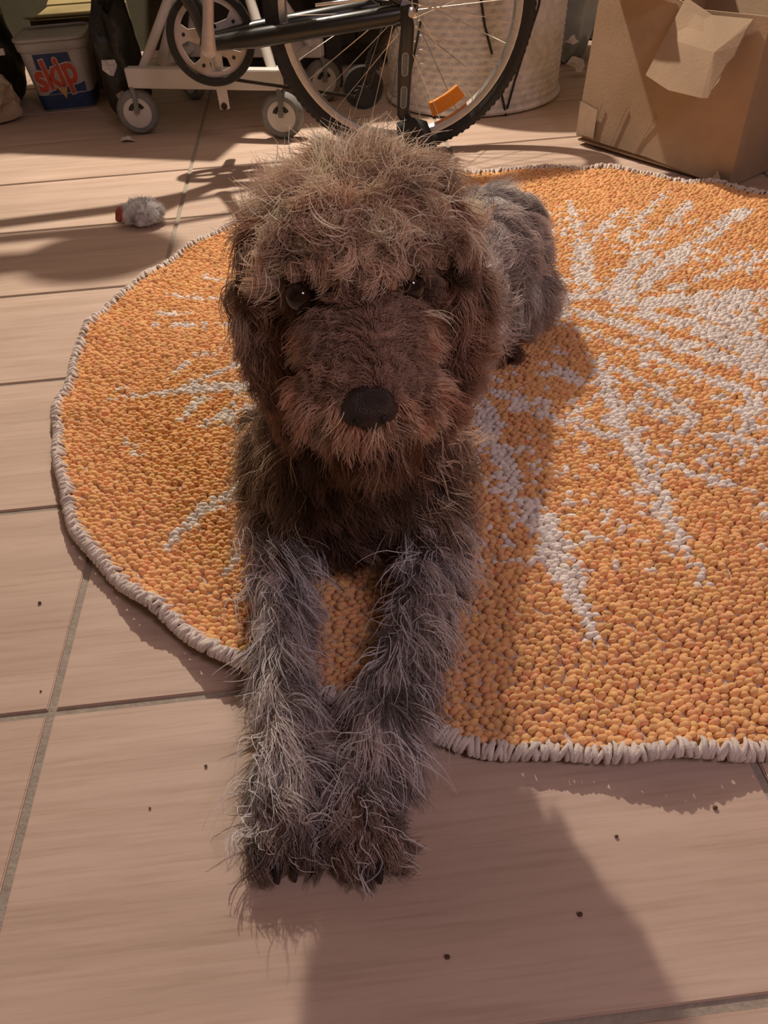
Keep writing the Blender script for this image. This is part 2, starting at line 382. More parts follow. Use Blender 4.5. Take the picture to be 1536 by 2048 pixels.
# hind quarters tucked up beside the body
blob('haunch', (.275, 1.205, .128), (.076, .125, .100))
chain('haunch', [(.312, 1.125, .090), (.290, 1.20, .06)], [.044, .04])
chain('hind', [(.275, 1.18, .05), (.266, 1.145, .036), (.262, 1.085, .032)], [.036, .03, .026])
for t in (-1, 0, 1): blob('hindpaw', (.262+t*.017, 1.055, .026), (.012, .02, .014))
blob('haunch', (.115, 1.24, .112), (.075, .115, .085))
chain('hind', [(.06, 1.14, .07), (.05, 1.24, .04), (.04, 1.10, .03)], [.045, .035, .026])
chain('tail', [(.20, 1.27, .12), (.27, 1.38, .05), (.36, 1.42, .035)], [.028, .02, .012])
mb = MB(); CEN = []; RAD = []; ZN = []
for zone, balls in SHAPES:
    for c, r in balls:
        mb.ball(c, r, 14); CEN.append(c); RAD.append(r); ZN.append(zone)
CEN = np.array(CEN); RAD = np.array(RAD)
tmp = mb.build('dog_rough', None)
rm = tmp.modifiers.new('remesh', 'REMESH'); rm.mode = 'VOXEL'; rm.voxel_size = .0060; rm.use_smooth_shade = True
sm = tmp.modifiers.new('smooth', 'SMOOTH'); sm.factor = .5; sm.iterations = 4
body_me = bpy.data.meshes.new_from_object(tmp.evaluated_get(bpy.context.evaluated_depsgraph_get()))
bpy.data.objects.remove(tmp)
nv = len(body_me.vertices); BV = np.empty(nv*3, np.float32); body_me.vertices.foreach_get('co', BV); BV = BV.reshape(-1, 3).astype(float)
BV[:, 2] = np.maximum(BV[:, 2], np.where(np.hypot(*(BV[:, :2]-RC).T) < RR+.020, rug_lift(BV[:, 0], BV[:, 1])+.0235, .0012))
body_me.vertices.foreach_set('co', BV.astype(np.float32).ravel()); body_me.update()
def zones_of(P):
    """which part of the body a point of the skin belongs to"""
    best = np.full(len(P), 9.0); idx = np.zeros(len(P), int)
    for i in range(len(CEN)):
        q = np.linalg.norm((P-CEN[i])/RAD[i], axis=1)-1
        q = q*RAD[i].min(); m_ = q < best; best[m_] = q[m_]; idx[m_] = i
    return np.array(ZN)[idx]
BROWN = np.array([.33, .195, .135]); LIVER = np.array([.135, .075, .052]); TAN = np.array([.88, .66, .50]); GREY = np.array([.66, .565, .53]); PALE = np.array([.93, .87, .85])
def skin_color(P, Z):
    c = np.tile(BROWN*.8, (len(P), 1))
    for z, v in (('leg', GREY*.3), ('paw', LIVER), ('haunch', GREY*.35), ('torso', GREY*.35), ('hind', GREY*.25), ('hindpaw', LIVER), ('muzzle', BROWN*.9), ('ear', BROWN*.8)): c[Z == z] = v
    return c
dog = thing('dog', 'shaggy brown and grey wire haired dog lying on the orange rug', 'dog', (.05, .75, 0))
a = body_me.attributes.new('col', 'FLOAT_COLOR', 'POINT')
a.data.foreach_set('color', np.c_[skin_color(BV, zones_of(BV)), np.ones(nv)].astype(np.float32).ravel())
def fur_material(name, rough=.55, spec=.25):
    m, N, L = newmat(name); b = N['Principled BSDF']
    at_ = N.new('ShaderNodeAttribute'); at_.attribute_name = 'col'
    L.new(at_.outputs['Color'], b.inputs['Base Color']); b.inputs['Roughness'].default_value = rough; b.inputs['Specular IOR Level'].default_value = spec
    if name == 'dog_fur':
        tr = N.new('ShaderNodeBsdfTranslucent'); mx = N.new('ShaderNodeMixShader'); mx.inputs[0].default_value = .3
        L.new(at_.outputs['Color'], tr.inputs['Color']); L.new(b.outputs[0], mx.inputs[1]); L.new(tr.outputs[0], mx.inputs[2]); L.new(mx.outputs[0], N['Material Output'].inputs['Surface'])
    return m
FUR = fur_material('dog_fur'); SKIN = fur_material('dog_skin', .8, .1)
body_me.materials.append(SKIN); body_me.name = 'body'
body = bpy.data.objects.new('body', body_me); C.objects.link(body)
def adopt(o, p):
    o.parent = p; o.matrix_parent_inverse = Matrix.Translation(p.location).inverted(); return o
adopt(body, dog)
# nose leather with nostrils, eyes
NOSEM = mat('nose_leather', (.030, .017, .014), .38, scale=120, bump=.5, var=.3)
nb_ = MB()
nb_.ball((.0185, .470, .356), (.0205, .015, .0165), 20)
nb_.ball((.0185, .473, .346), (.0125, .013, .013), 16)
for sx in (-1, 1): nb_.ball((.0185+sx*.0125, .471, .352), (.0095, .012, .0105), 14)
nose_o = nb_.build('nose', NOSEM, dog, smooth=True)
rm = nose_o.modifiers.new('remesh', 'REMESH'); rm.mode = 'VOXEL'; rm.voxel_size = .0022; rm.use_smooth_shade = True
NOSTRIL = mat('nostril_dark', (.006, .004, .004), .6)
for sx in (-1, 1): MB().ball((.0185+sx*.0095, .4585, .351), (.0042, .0025, .0034), 10).build('nostril', NOSTRIL, nose_o, smooth=True)
EYEM = mat('eye_brown', (.022, .011, .006), .06, scale=300, var=.3)
for sx in (-1, 1):
    MB().ball((.018+sx*.042, .546, .409), .0115, 18).build('eye', EYEM, dog, smooth=True)
CLAW = mat('claw_horn', (.03, .022, .018), .45)
for (px_, py_, dr) in ((-.087, .337, -.05), (-.020, .327, .05)):
    for t in (-1.5, -.5, .5, 1.5):
        cx_, cy_ = px_+t*.0145+dr*.06, py_-.046+abs(t)*.005
        MB().tube([(cx_, cy_+.006, .016), (cx_, cy_-.003, .0135), (cx_, cy_-.010, .0065), (cx_, cy_-.012, .0035)], [.004, .0036, .0024, .0008], 8).build('claw', CLAW, dog, smooth=True)

# fur -------------------------------------------------------------
body_me.calc_loop_triangles()
nt = len(body_me.loop_triangles); TI = np.empty(nt*3, np.int32); body_me.loop_triangles.foreach_get('vertices', TI); TI = TI.reshape(-1, 3)
A_, B_, C_ = BV[TI[:, 0]], BV[TI[:, 1]], BV[TI[:, 2]]
TN = np.cross(B_-A_, C_-A_); TA = np.linalg.norm(TN, axis=1)/2; TN /= (2*TA[:, None]+1e-12)
VNr = np.empty(nv*3, np.float32); body_me.vertices.foreach_get('normal', VNr); VN = VNr.reshape(-1, 3).astype(float)
TZ = zones_of((A_+B_+C_)/3); TC = (A_+B_+C_)/3
def unit(v): return v/(np.linalg.norm(v, axis=-1, keepdims=True)+1e-9)
def sample(weight, n):
    w = TA*weight; p = np.cumsum(w); p /= p[-1]
    i = np.searchsorted(p, rng.random(n)); i = np.minimum(i, nt-1)
    u, v = rng.random(n), rng.random(n); f = u+v > 1; u[f], v[f] = 1-u[f], 1-v[f]
    w0 = (1-u-v)[:, None]
    P = A_[i]*w0+B_[i]*u[:, None]+C_[i]*v[:, None]
    Nn = unit(VN[TI[i, 0]]*w0+VN[TI[i, 1]]*u[:, None]+VN[TI[i, 2]]*v[:, None])
    return P, Nn, TZ[i]
def nearest(P, G):
    out = np.empty(len(P), int)
    for s_ in range(0, len(P), 4000):
        d2 = ((P[s_:s_+4000, None, :]-G[None])**2).sum(2); out[s_:s_+4000] = d2.argmin(1)
    return out
def make_fur(name, weight, n, n_clump, length, comb, color, lift=.35, gravity=1.0, curl=.004, freq=1.6, clump=.6, frizz=.0007, stray=.05, nk=9, r0=.00036, label=None, parent=dog, mesh=None, floor=None, tone_g=.22):
    """comb(P,N)->direction field, color(P,N,tuft)->colours; tufts share bend and curl so locks form"""
    P, Nn, Z = (mesh or sample)(weight, n); G, GN, GZ = (mesh or sample)(weight, n_clump)
    gi = nearest(P, G)
    t = np.linspace(0, 1, nk)
    L = length(P, Nn)*rng.uniform(.75, 1.2, n); gl = rng.uniform(.8, 1.15, n_clump)
    cb = unit(comb(P, Nn)); cb = unit(cb-Nn*np.minimum((cb*Nn).sum(1), 0)[:, None])
    d0 = unit(cb+lift*Nn+rng.normal(0, .16, (n, 3))+rng.normal(0, .28, (n_clump, 3))[gi])
    pos = np.zeros((n, nk, 3)); pos[:, 0] = P
    d = d0.copy(); grav = np.array([0, 0, -gravity])
    ph = rng.uniform(0, 2*PI, n_clump)[gi]+rng.normal(0, .35, n); fq = (freq*rng.uniform(.6, 1.4, n_clump))[gi]
    am = curl*rng.uniform(.4, 1.6, n_clump)[gi]
    for k in range(1, nk):
        d = unit(d+grav*(.9/nk)); pos[:, k] = pos[:, k-1]+d*(L*gl[gi]/(nk-1))[:, None]
    s1 = unit(np.cross(d0, np.array([.3, .2, 1.0]))); s2 = unit(np.cross(d0, s1))
    w = am[:, None]*np.minimum(t*2.2, 1)[None]
    pos += s1[:, None]*(w*np.sin(2*PI*fq[:, None]*t[None]+ph[:, None]))[..., None]+s2[:, None]*(w*np.cos(2*PI*fq[:, None]*t[None]+ph[:, None])-w*np.cos(ph)[:, None])[..., None]
    pull = (clump*t**1.2)[None, :, None]
    loose = rng.random(n) < stray
    pull = np.where(loose[:, None, None], pull*.1, pull)
    pos += (G[gi]-P)[:, None, :]*pull
    pos += np.cumsum(rng.normal(0, frizz, (n, nk, 3)), 1)*t[None, :, None]
    if floor is None: fz = np.where(np.hypot(pos[..., 0]-RC[0], pos[..., 1]-RC[1]) < RR, .019, .0022)
    else: fz = floor
    pos[:, 1:, 2] = np.maximum(pos[:, 1:, 2], (fz+rng.uniform(0, .002, (n, nk)))[:, 1:] if hasattr(fz, 'shape') else fz)
    cu = bpy.data.hair_curves.new(name); cu.add_curves([nk]*n)
    cu.attributes['position'].data.foreach_set('vector', pos.astype(np.float32).ravel())
    ra_ = cu.attributes.get('radius') or cu.attributes.new('radius', 'FLOAT', 'POINT')
    ra_.data.foreach_set('value', (r0*rng.uniform(.7, 1.3, n)[:, None]*(1-.75*t**2)[None]).astype(np.float32).ravel())
    ca = cu.attributes.new('col', 'FLOAT_COLOR', 'CURVE')
    tone = rng.normal(0, tone_g, n_clump)[gi]+rng.normal(0, .12, n)
    cc = np.clip(color(P, Nn, rng.random(n_clump)[gi], rng.random(n))*np.clip(1+tone, .4, 1.8)[:, None], 0, .9)
    ca.data.foreach_set('color', np.c_[cc, np.ones(n)].astype(np.float32).ravel())
    cu.materials.append(FUR)
    o = bpy.data.objects.new(name, cu); C.objects.link(o); o['kind'] = 'stuff'
    if parent is not None: adopt(o, parent)
    if label: o['label'] = label
    return o
def zmask(*zs): return np.isin(TZ, zs).astype(float)
def V3(*a): return np.array(a, float)
def lerp(a, b, t): return a+(b-a)*t[:, None]
# crown: tousled pale topknot; falls over the brow
is_top = zmask('skull')*(TC[:, 2] > np.where(TC[:, 1] < .58, .434, .405))*np.clip((TN[:, 2]+.25)*3, 0, 1)*(1-.0*TN[:, 1])
def crown_comb(P, Nn):
    out = unit(P-V3(.028, .640, .36)); back = np.clip((P[:, 1]-.60)/.06, 0, 1)[:, None]
    fwd = V3(0, -.75, -.10)*(1-back)+V3(0, -.15, .25)*back
    return out*V3(1.0, .55, .35)*.9+fwd
def tanmix(P, Nn, g, s): return lerp(np.tile(TAN*.95, (len(P), 1)), np.tile(V3(.42, .28, .19), (len(P), 1)), np.clip(g*1.15-.15, 0, 1)*.75)
make_fur('topknot_fur', is_top, 18000, 330, lambda P, N_: .024+.016*np.clip((P[:, 1]-.555)/.05, 0, 1), crown_comb, tanmix, lift=.65, gravity=.55, curl=.0060, freq=.95, clump=.86, frizz=.0005, stray=.03, tone_g=.34, label='tousled tan topknot')
brow = zmask('skull')*(TC[:, 2] > .430)*(TC[:, 1] < .570)*(TN[:, 1] < -.1)
make_fur('brow_fur', brow, 3200, 70, lambda P, N_: np.full(len(P), .024), lambda P, N_: V3(0, -.55, -.60)+N_*.3+np.c_[(P[:, 0]-.028)*6, P[:, 0]*0, P[:, 0]*0], tanmix, lift=.55, gravity=.9, curl=.0045, freq=.9, clump=.82, frizz=.0005, label='tan fringe over the eyes')
# ears: long wavy brown locks
def earcol(P, Nn, g, s): return lerp(np.tile(BROWN*1.25, (len(P), 1)), np.tile(TAN*.62, (len(P), 1)), np.clip(g*1.3-.35, 0, 1)*np.clip((P[:, 2]-.27)/.12, .15, 1))
make_fur('ear_fur', zmask('ear'), 13000, 330, lambda P, N_: .026+.016*np.clip((P[:, 2]-.30)/.1, 0, 1), lambda P, N_: V3(0, -.05, -1)+N_*.25+np.c_[np.sign(P[:, 0]-.028)*.10, P[:, 0]*0, P[:, 0]*0], earcol, lift=.14, gravity=1.2, curl=.0036, freq=1.1, clump=.82, frizz=.0006, label='wavy brown ear feathering')
# face sides and cheeks
def facecol(P, Nn, g, s): return lerp(np.tile(BROWN*.95, (len(P), 1)), np.tile(TAN*.6, (len(P), 1)), np.clip(g*1.2-.55, 0, 1))
def eye_shade_col(P, Nn, g, s):  # shadow of the fringe in the eye hollows, painted as darker fur
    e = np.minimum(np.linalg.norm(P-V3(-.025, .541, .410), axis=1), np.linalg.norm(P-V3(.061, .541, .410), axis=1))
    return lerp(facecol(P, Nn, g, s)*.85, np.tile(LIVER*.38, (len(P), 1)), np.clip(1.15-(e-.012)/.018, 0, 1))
face = zmask('skull')*(TC[:, 2] <= .436)*(TC[:, 1] < .64)
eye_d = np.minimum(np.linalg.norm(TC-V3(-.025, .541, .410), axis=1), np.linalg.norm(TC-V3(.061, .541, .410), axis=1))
make_fur('cheek_fur', face*np.clip((eye_d-.0125)/.006, 0, 1), 9000, 300, lambda P, N_: .010+.016*np.clip((.385-P[:, 2])/.03, 0, 1)+.008*np.clip((np.abs(P[:, 0]-.026)-.045)/.02, 0, 1), lambda P, N_: V3(0, .25, -.8)+np.c_[(P[:, 0]-.028)*7, P[:, 0]*0, P[:, 0]*0], eye_shade_col, lift=.18, gravity=1.0, curl=.0014, freq=.8, clump=.45, frizz=.0004, tone_g=.14)
skullback = zmask('skull')*((TC[:, 1] >= .64) | (TN[:, 2] < -.2))*(TC[:, 2] <= .415)
make_fur('nape_fur', skullback+.7*zmask('neck')*(TC[:, 1] > .65), 4000, 150, lambda P, N_: np.full(len(P), .04), lambda P, N_: V3(0, .2, -1), facecol, lift=.3, curl=.003)
# muzzle: short hair along the bridge, moustache, beard
def muzcol(P, Nn, g, s):
    c = lerp(np.tile(BROWN*1.0, (len(P), 1)), np.tile(TAN*.8, (len(P), 1)), np.clip(.15+.5*s+.12*g-.1, 0, 1)*np.clip(.35+np.abs(P[:, 0]-.022)/.03, 0, 1))
    return c
bridge = zmask('muzzle')*(TN[:, 2] > .1)
make_fur('bridge_fur', bridge, 9000, 300, lambda P, N_: .010+.009*np.clip((P[:, 1]-.49)/.05, 0, 1), lambda P, N_: V3(0, .55, .05)+np.c_[(P[:, 0]-.022)*45, P[:, 0]*0, -np.abs(P[:, 0]-.022)*18], muzcol, lift=.30, gravity=.5, curl=.0016, freq=1, clump=.3, frizz=.0003, r0=.00030, tone_g=.1)
must = zmask('muzzle')*(TN[:, 2] <= .25)
def mustcol(P, Nn, g, s): return lerp(np.tile(BROWN*1.7, (len(P), 1)), np.tile(TAN*.95, (len(P), 1)), np.clip(g*1.4-.2, 0, 1))
make_fur('moustache_fur', must, 5200, 150, lambda P, N_: np.full(len(P), .030), lambda P, N_: V3(0, .15, -.75)+np.c_[(P[:, 0]-.022)*22, P[:, 0]*0, P[:, 0]*0], mustcol, lift=.35, gravity=.9, curl=.0022, freq=.8, clump=.68, frizz=.0005, label='paler moustache')
def beardcol(P, Nn, g, s): return lerp(np.tile(V3(.16, .070, .035), (len(P), 1)), np.tile(TAN*.75, (len(P), 1)), np.clip(g*1.3-.45, 0, 1))
make_fur('beard_fur', zmask('jaw')*(TN[:, 2] < .4), 5500, 150, lambda P, N_: np.full(len(P), .044), lambda P, N_: V3(0, -.10, -1)+np.c_[(P[:, 0]-.022)*8, P[:, 0]*0, P[:, 0]*0], beardcol, lift=.15, gravity=1.2, curl=.003, freq=.9, clump=.8, frizz=.0006, label='reddish brown beard')
# chest and neck front
def chestcol(P, Nn, g, s):
    side = np.clip((np.abs(P[:, 0]-.005)-.05)/.05, 0, 1)
    c = lerp(np.tile(LIVER*1.15, (len(P), 1)), np.tile(TAN*.62, (len(P), 1)), np.clip(g*1.2-.45+side*.55, 0, 1)*(.35+.65*side)); return c
chest = (zmask('neck')*(TC[:, 1] <= .66)+zmask('torso')*(TC[:, 1] < .72)+zmask('leg')*(TC[:, 2] > .095)*1.2)
make_fur('chest_fur', chest, 16000, 380, lambda P, N_: .034+.012*np.clip(np.abs(P[:, 0])/.09, 0, 1), lambda P, N_: V3(0, -.12, -1)+np.c_[P[:, 0]*4, P[:, 0]*0, P[:, 0]*0], chestcol, lift=.28, gravity=1.1, curl=.0046, freq=.9, clump=.68, frizz=.0008, stray=.08)
# forelegs: grey brown with long pale wisps
def legcol(P, Nn, g, s):
    c = lerp(np.tile(GREY*.50, (len(P), 1)), np.tile(GREY*1.05, (len(P), 1)), np.clip(g*1.4-.4, 0, 1))
    c = lerp(c, np.tile(PALE*.9, (len(P), 1)), (s > .84)*.9)
    tip = np.clip((.355-P[:, 1])/.05, 0, 1)
    return lerp(c, c*V3(.62, .52, .45), tip)
legs = zmask('leg')*(TC[:, 2] <= .11)+zmask('paw')*.9
def legcomb(P, Nn):
    cx = np.where(P[:, 0] < (P[:, 1]-.33)*.16-.050, -.085, -.014+(P[:, 1]-.335)*.34)
    side = np.clip((P[:, 0]-cx)*22, -1, 1)
    paw = np.clip((.40-P[:, 1])/.08, 0, 1)[:, None]
    return np.c_[side*.22, -.95+0*side, -.30+0*side]*(1-.0*paw)+V3(0, -.15, -.45)*paw
make_fur('foreleg_fur', legs, 26000, 480, lambda P, N_: np.where(P[:, 1] < .36, .026, .052-.022*np.clip((P[:, 1]-.42)/.10, 0, 1)), legcomb, legcol, lift=.16, gravity=.55, curl=.0040, freq=.65, clump=.72, frizz=.0005, stray=.08, tone_g=.22, label='grey wispy foreleg fur')
make_fur('foreleg_wisps', legs*(TN[:, 2] > -.1), 900, 300, lambda P, N_: np.where(P[:, 1] < .36, .030, .058), legcomb, lambda P, N_, g, s: np.tile(PALE, (len(P), 1)), lift=.40, gravity=.7, curl=.0085, freq=.55, clump=.80, frizz=.0003, stray=.1, nk=14, r0=.00048, tone_g=.12, label='long pale wisps')
make_fur('shoulder_wisps', chest*(np.abs(TC[:, 0]-.005) > .05), 700, 220, lambda P, N_: np.full(len(P), .050), lambda P, N_: V3(0, -.2, -.9)+np.c_[P[:, 0]*7, P[:, 0]*0, P[:, 0]*0], lambda P, N_, g, s: np.tile(TAN*.95, (len(P), 1)), lift=.45, gravity=.8, curl=.009, freq=.6, clump=.8, frizz=.0003, stray=.1, nk=14, r0=.00042, tone_g=.15)
make_fur('crown_wisps', is_top, 750, 240, lambda P, N_: .030+.018*np.clip((P[:, 1]-.555)/.05, 0, 1), crown_comb, lambda P, N_, g, s: np.tile(V3(.92, .74, .60), (len(P), 1)), lift=.8, gravity=.5, curl=.0085, freq=.8, clump=.85, frizz=.0003, stray=.05, nk=14, r0=.00044, tone_g=.12)
# back, flank, haunch, hind foot, tail
def backcol(P, Nn, g, s): return lerp(lerp(np.tile(GREY*.62, (len(P), 1)), np.tile(GREY*1.3, (len(P), 1)), np.clip(g*1.2-.15, 0, 1)), np.tile(PALE*.95, (len(P), 1)), (s > .85)*.9)
make_fur('back_fur', zmask('torso', 'tail')*(TC[:, 1] > .70)*(TC[:, 2] > .05), 9000, 330, lambda P, N_: np.full(len(P), .038), lambda P, N_: V3(.1, .7, -.3)+N_*.1, backcol, lift=.35, gravity=.6, curl=.004, freq=1.0, clump=.6)
make_fur('haunch_fur', zmask('haunch'), 15000, 330, lambda P, N_: np.full(len(P), .036), lambda P, N_: V3(.35, -.15, -.75)+N_*.25, backcol, lift=.35, gravity=.8, curl=.0042, freq=.8, clump=.75, frizz=.0006, label='grey shaggy haunch')
make_fur('hind_foot_fur', zmask('hind', 'hindpaw'), 6000, 200, lambda P, N_: np.full(len(P), .024), lambda P, N_: V3(0, -.5, -.5), lambda P, N_, g, s: lerp(np.tile(LIVER*1.1, (len(P), 1)), np.tile(BROWN*1.6, (len(P), 1)), np.clip(g-.3, 0, 1)), lift=.3, curl=.002, clump=.5)

# ------------------------------------------------------------------ bicycle (left side towards us, front wheel turned away)
BLACK = mat('black_paint', (.020, .020, .016), .32, scale=40)
RUBBER = mat('tyre_rubber', (.028, .026, .022), .8, scale=160, bump=.3)
ALLOY = mat('brushed_alloy', (.60, .57, .52), .32, metal=.9, scale=90, var=.08)
CRANKM = mat('pale_crank_alloy', (.56, .50, .46), .45, metal=.35, scale=60, var=.08)
STEEL = mat('spoke_steel', (.55, .53, .50), .3, metal=1.0)
CHAINM = mat('oily_chain', (.035, .030, .022), .5, metal=.6, scale=200, var=.5)
REFL = mat('orange_reflector', (.95, .30, .02), .22, scale=250, var=.15, bump=.4)
SAD = mat('black_saddle_vinyl', (.02, .02, .02), .5, scale=80, bump=.2)
bike = thing('bicycle', 'black bicycle with kickstand parked behind the dog, orange spoke reflector', 'bicycle', (.235, 2.15, 0))
def wheel(center, R, axis_m, hub_w, reflect_ang=None):
    """axis_m: 3x3 whose columns are in-plane x, in-plane up, axle"""
    M = Matrix.Translation(center) @ axis_m.to_4x4()
    tire = MB().lathe([(R-.036, -.010), (R-.030, -.017), (R-.018, -.021), (R-.007, -.015), (R, -.003), (R, .003), (R-.007, .015), (R-.018, .021), (R-.030, .017), (R-.036, .010)], 72, M, wrap=True).build('tyre', RUBBER, bike, smooth=True)
    tr = MB()
    for k in range(120):
        th = 2*PI*k/120
        for s in (-1, 1):
            T = M @ Matrix.Rotation(th+s*.013, 4, 'Z') @ Matrix.Translation((R-.005, 0, s*.008)) @ Matrix.Rotation(s*.5, 4, 'Y')
            tr.box((-.002, -.004, -.004), (.0028, .004, .004), T)
    tr.build('tread', RUBBER, tire, kind='stuff')
    rim = MB().lathe([(R-.034, -.0125), (R-.036, -.0125), (R-.049, -.0085), (R-.054, 0), (R-.049, .0085), (R-.036, .0125), (R-.034, .0125)], 72, M, wrap=True).build('rim', ALLOY, bike, smooth=True)
    hub = MB().lathe([(0, -hub_w-.012), (.008, -hub_w-.012), (.008, -hub_w), (.024, -hub_w), (.024, -hub_w+.004), (.014, -hub_w+.008), (.013, 0), (.014, hub_w-.008), (.024, hub_w-.004), (.024, hub_w), (.008, hub_w), (.008, hub_w+.012), (0, hub_w+.012)], 20, M).build('hub', ALLOY, bike, smooth=True)
    for k in range(36):
        side = 1 if k % 2 else -1
        th = 2*PI*k/36; cross = (1 if (k//2) % 2 else -1)*1.05
        a = Vector((.022*math.cos(th+cross), .022*math.sin(th+cross), side*(hub_w-.003)))
        b = Vector(((R-.052)*math.cos(th), (R-.052)*math.sin(th), side*.002))
        MB().tube([M @ a, M @ b], .0011, 5).build('spoke', STEEL, rim)
    if reflect_ang is not None:
        T = M @ Matrix.Rotation(reflect_ang, 4, 'Z') @ Matrix.Translation((R-.092, 0, 0))
        pr = MB(); n = 10
        arc = [( (R-.070)*math.cos(t)-(R-.092), (R-.070)*math.sin(t)) for t in np.linspace(-.185, .185, n)] + [((R-.104)*math.cos(t)-(R-.092), (R-.104)*math.sin(t)) for t in np.linspace(.185, -.185, n)]
        pr.prism(arc, T @ Matrix.Translation((0, 0, -.009)), .016)
        pr.build('reflector', REFL, rim, bevel=.002)
    return M
YB = 2.15
HUB = Vector((.235, YB, .325)); BB = Vector((-.228, YB, .285)); RW = .326
AX = Matrix(((1, 0, 0), (0, 0, -1), (0, 1, 0)))
MW = wheel(HUB, RW, AX, .062, rad(-63))
# front wheel steered almost end-on, outside the picture
HEADL = Vector((-.80, YB, .60)); HEADU = Vector((-.765, YB, .74)); FH = Vector((-.885, YB-.02, .325))
st = Matrix.Rotation(rad(84), 3, HEADU-HEADL)
wheel(FH, RW, st @ AX, .045)
# frame
fr = MB()
SEAT = Vector((-.36, YB, .70))
fr.tube([BB, SEAT+Vector((-.005, 0, .03))], .0165, 14)
fr.tube([BB, BB+Vector((-.02, 0, .07)), BB+Vector((-.07, 0, .16)), BB+Vector((-.18, 0, .245)), HEADL+Vector((0, 0, .03))], .019, 14)
fr.tube([SEAT, HEADU+Vector((0, 0, -.03))], .016, 14)
fr.tube([HEADL+(HEADL-HEADU)*.1, HEADU+(HEADU-HEADL)*.1], .021, 14)
for s in (-1, 1):
    drop = HUB+Vector((0, s*.066, 0))
    fr.tube([SEAT+Vector((0, s*.012, -.03)), SEAT+Vector((.08, s*.045, -.09)), drop+Vector((-.008, 0, .02))], .0085, 10)
fr.lathe([(.0, -.038), (.021, -.038), (.021, .038), (0, .038)], 20, Matrix.Translation(BB) @ AX.to_4x4())
frame = fr.build('frame', BLACK, bike, smooth=True)
cs = MB()
for s in (-1, 1):
    cs.tube([BB+Vector((.01, s*.022, 0)), BB+Vector((.11, s*.046, .008)), HUB+Vector((-.03, s*.066, -.004)), HUB+Vector((.012, s*.066, 0))], [.016, .021, .021, .014], 14, flat=.9)
cs.build('chainstay', BLACK, bike, smooth=True)
# bright alloy bar standing in for the highlight along the chainstay top
MB().tube([HUB+Vector((-.205, -.070, .028)), HUB+Vector((-.02, -.073, .036))], .0035, 8).build('chainstay_highlight', ALLOY, bike, smooth=True)
ax = MB(); ax.lathe([(0, 0), (.0115, 0), (.0125, .003), (.0125, .009), (.007, .011), (.007, .019), (0, .019)], 16, Matrix.Translation(HUB+Vector((.012, -.074, 0))) @ facing((0, -1, 0)))
ax.build('axle_nut', ALLOY, bike, smooth=True)
# fork and cockpit
fk = MB(); sd = st @ Vector((0, 1, 0))
for s in (-1, 1): fk.tube([HEADL+sd*(s*.045)+Vector((-.01, 0, -.03)), FH+sd*(s*.052)+Vector((0, 0, .0))], [.014, .010], 10)
fk.tube([HEADL+sd*.05+Vector((-.01, 0, -.03)), HEADL-sd*.05+Vector((-.01, 0, -.03))], .015, 10)
fk.build('fork', BLACK, bike, smooth=True)
hbm = MB(); top = HEADU+Vector((.03, 0, .13))
hbm.tube([HEADU, top], .0125, 10)
hbm.tube([top+sd*.29+Vector((.10, 0, .03)), top+sd*.16+Vector((.02, 0, .04)), top, top-sd*.16+Vector((.02, 0, .04)), top-sd*.29+Vector((.10, 0, .03))], .0115, 10)
hbm.build('handlebar', ALLOY, bike, smooth=True)
MB().tube([SEAT, SEAT+Vector((-.03, 0, .13))], .0125, 10).build('seat_post', ALLOY, bike, smooth=True)
sb = MB(); sp = SEAT+Vector((-.03, 0, .15))
sb.ball(sp+Vector((.05, 0, 0)), (.10, .075, .035), 16); sb.ball(sp+Vector((-.09, 0, .0)), (.11, .03, .025), 14)
sb.build('saddle', SAD, bike, smooth=True)
# cranks, chainring, chain
near = MB(); Yn = YB-.075
near.tube([BB+Vector((.002, -.075, .0)), BB+Vector((.012, -.080, .05)), BB+Vector((.036, -.086, .163))], [.0175, .0125, .0115], 12, flat=.75, upv=(1, 0, 0))
near.ball(BB+Vector((.002, -.074, 0)), (.0185, .011, .0200), 14)
near.ball(BB+Vector((.036, -.086, .163)), (.014, .010, .014), 12)
near.build('crank_arm', CRANKM, bike, smooth=True)
far = MB()
far.tube([BB+Vector((0, .070, 0)), BB+Vector((.0, .076, -.09)), BB+Vector((0, .082, -.168))], [.017, .0140, .0130], 12, flat=.7, upv=(1, 0, 0))
far_o = far.build('crank_arm', CRANKM, bike, smooth=True)
hole = MB().lathe([(0, 0), (.0075, 0), (.0085, .002), (.0075, .003), (0, .003)], 16, Matrix.Translation(BB+Vector((0, .0715, -.160))) @ facing((0, -1, 0))).build('pedal_hole', CHAINM, far_o, smooth=True)
cr = MB(); MR = Matrix.Translation(BB+Vector((0, .050, 0))) @ AX.to_4x4(); RC_ = .094
cr.lathe([(.075, -.002), (.088, -.002), (.088, .002), (.075, .002)], 60, MR, wrap=True)
for k in range(5):
    T = MR @ Matrix.Rotation(rad(-45+72*k), 4, 'Z')
    cr.prism([(.016, -.020), (.055, -.012), (.080, -.026), (.080, .026), (.055, .012), (.016, .020)], T @ Matrix.Translation((0, 0, -.0022)), .0045)
ring = cr.build('chainring', CRANKM, bike)
for k in range(5):
    T = MR @ Matrix.Rotation(rad(-45+72*k), 4, 'Z') @ Matrix.Translation((.066, 0, .002))
    MB().lathe([(0, .0), (.0042, 0), (.0042, .003), (0, .003)], 8, T).build('ring_bolt', CHAINM, ring)
gd = MB(); gd.lathe([(.088, -.006), (.103, -.006), (.106, -.002), (.106, .010), (.103, .013), (.088, .013)], 60, MR, wrap=True)
gd.build('chain_guard_ring', RUBBER, bike, smooth=True)
chn = MB()
cpts = [BB+Vector((.02, .052, .092)), HUB+Vector((0, .05, .040))]
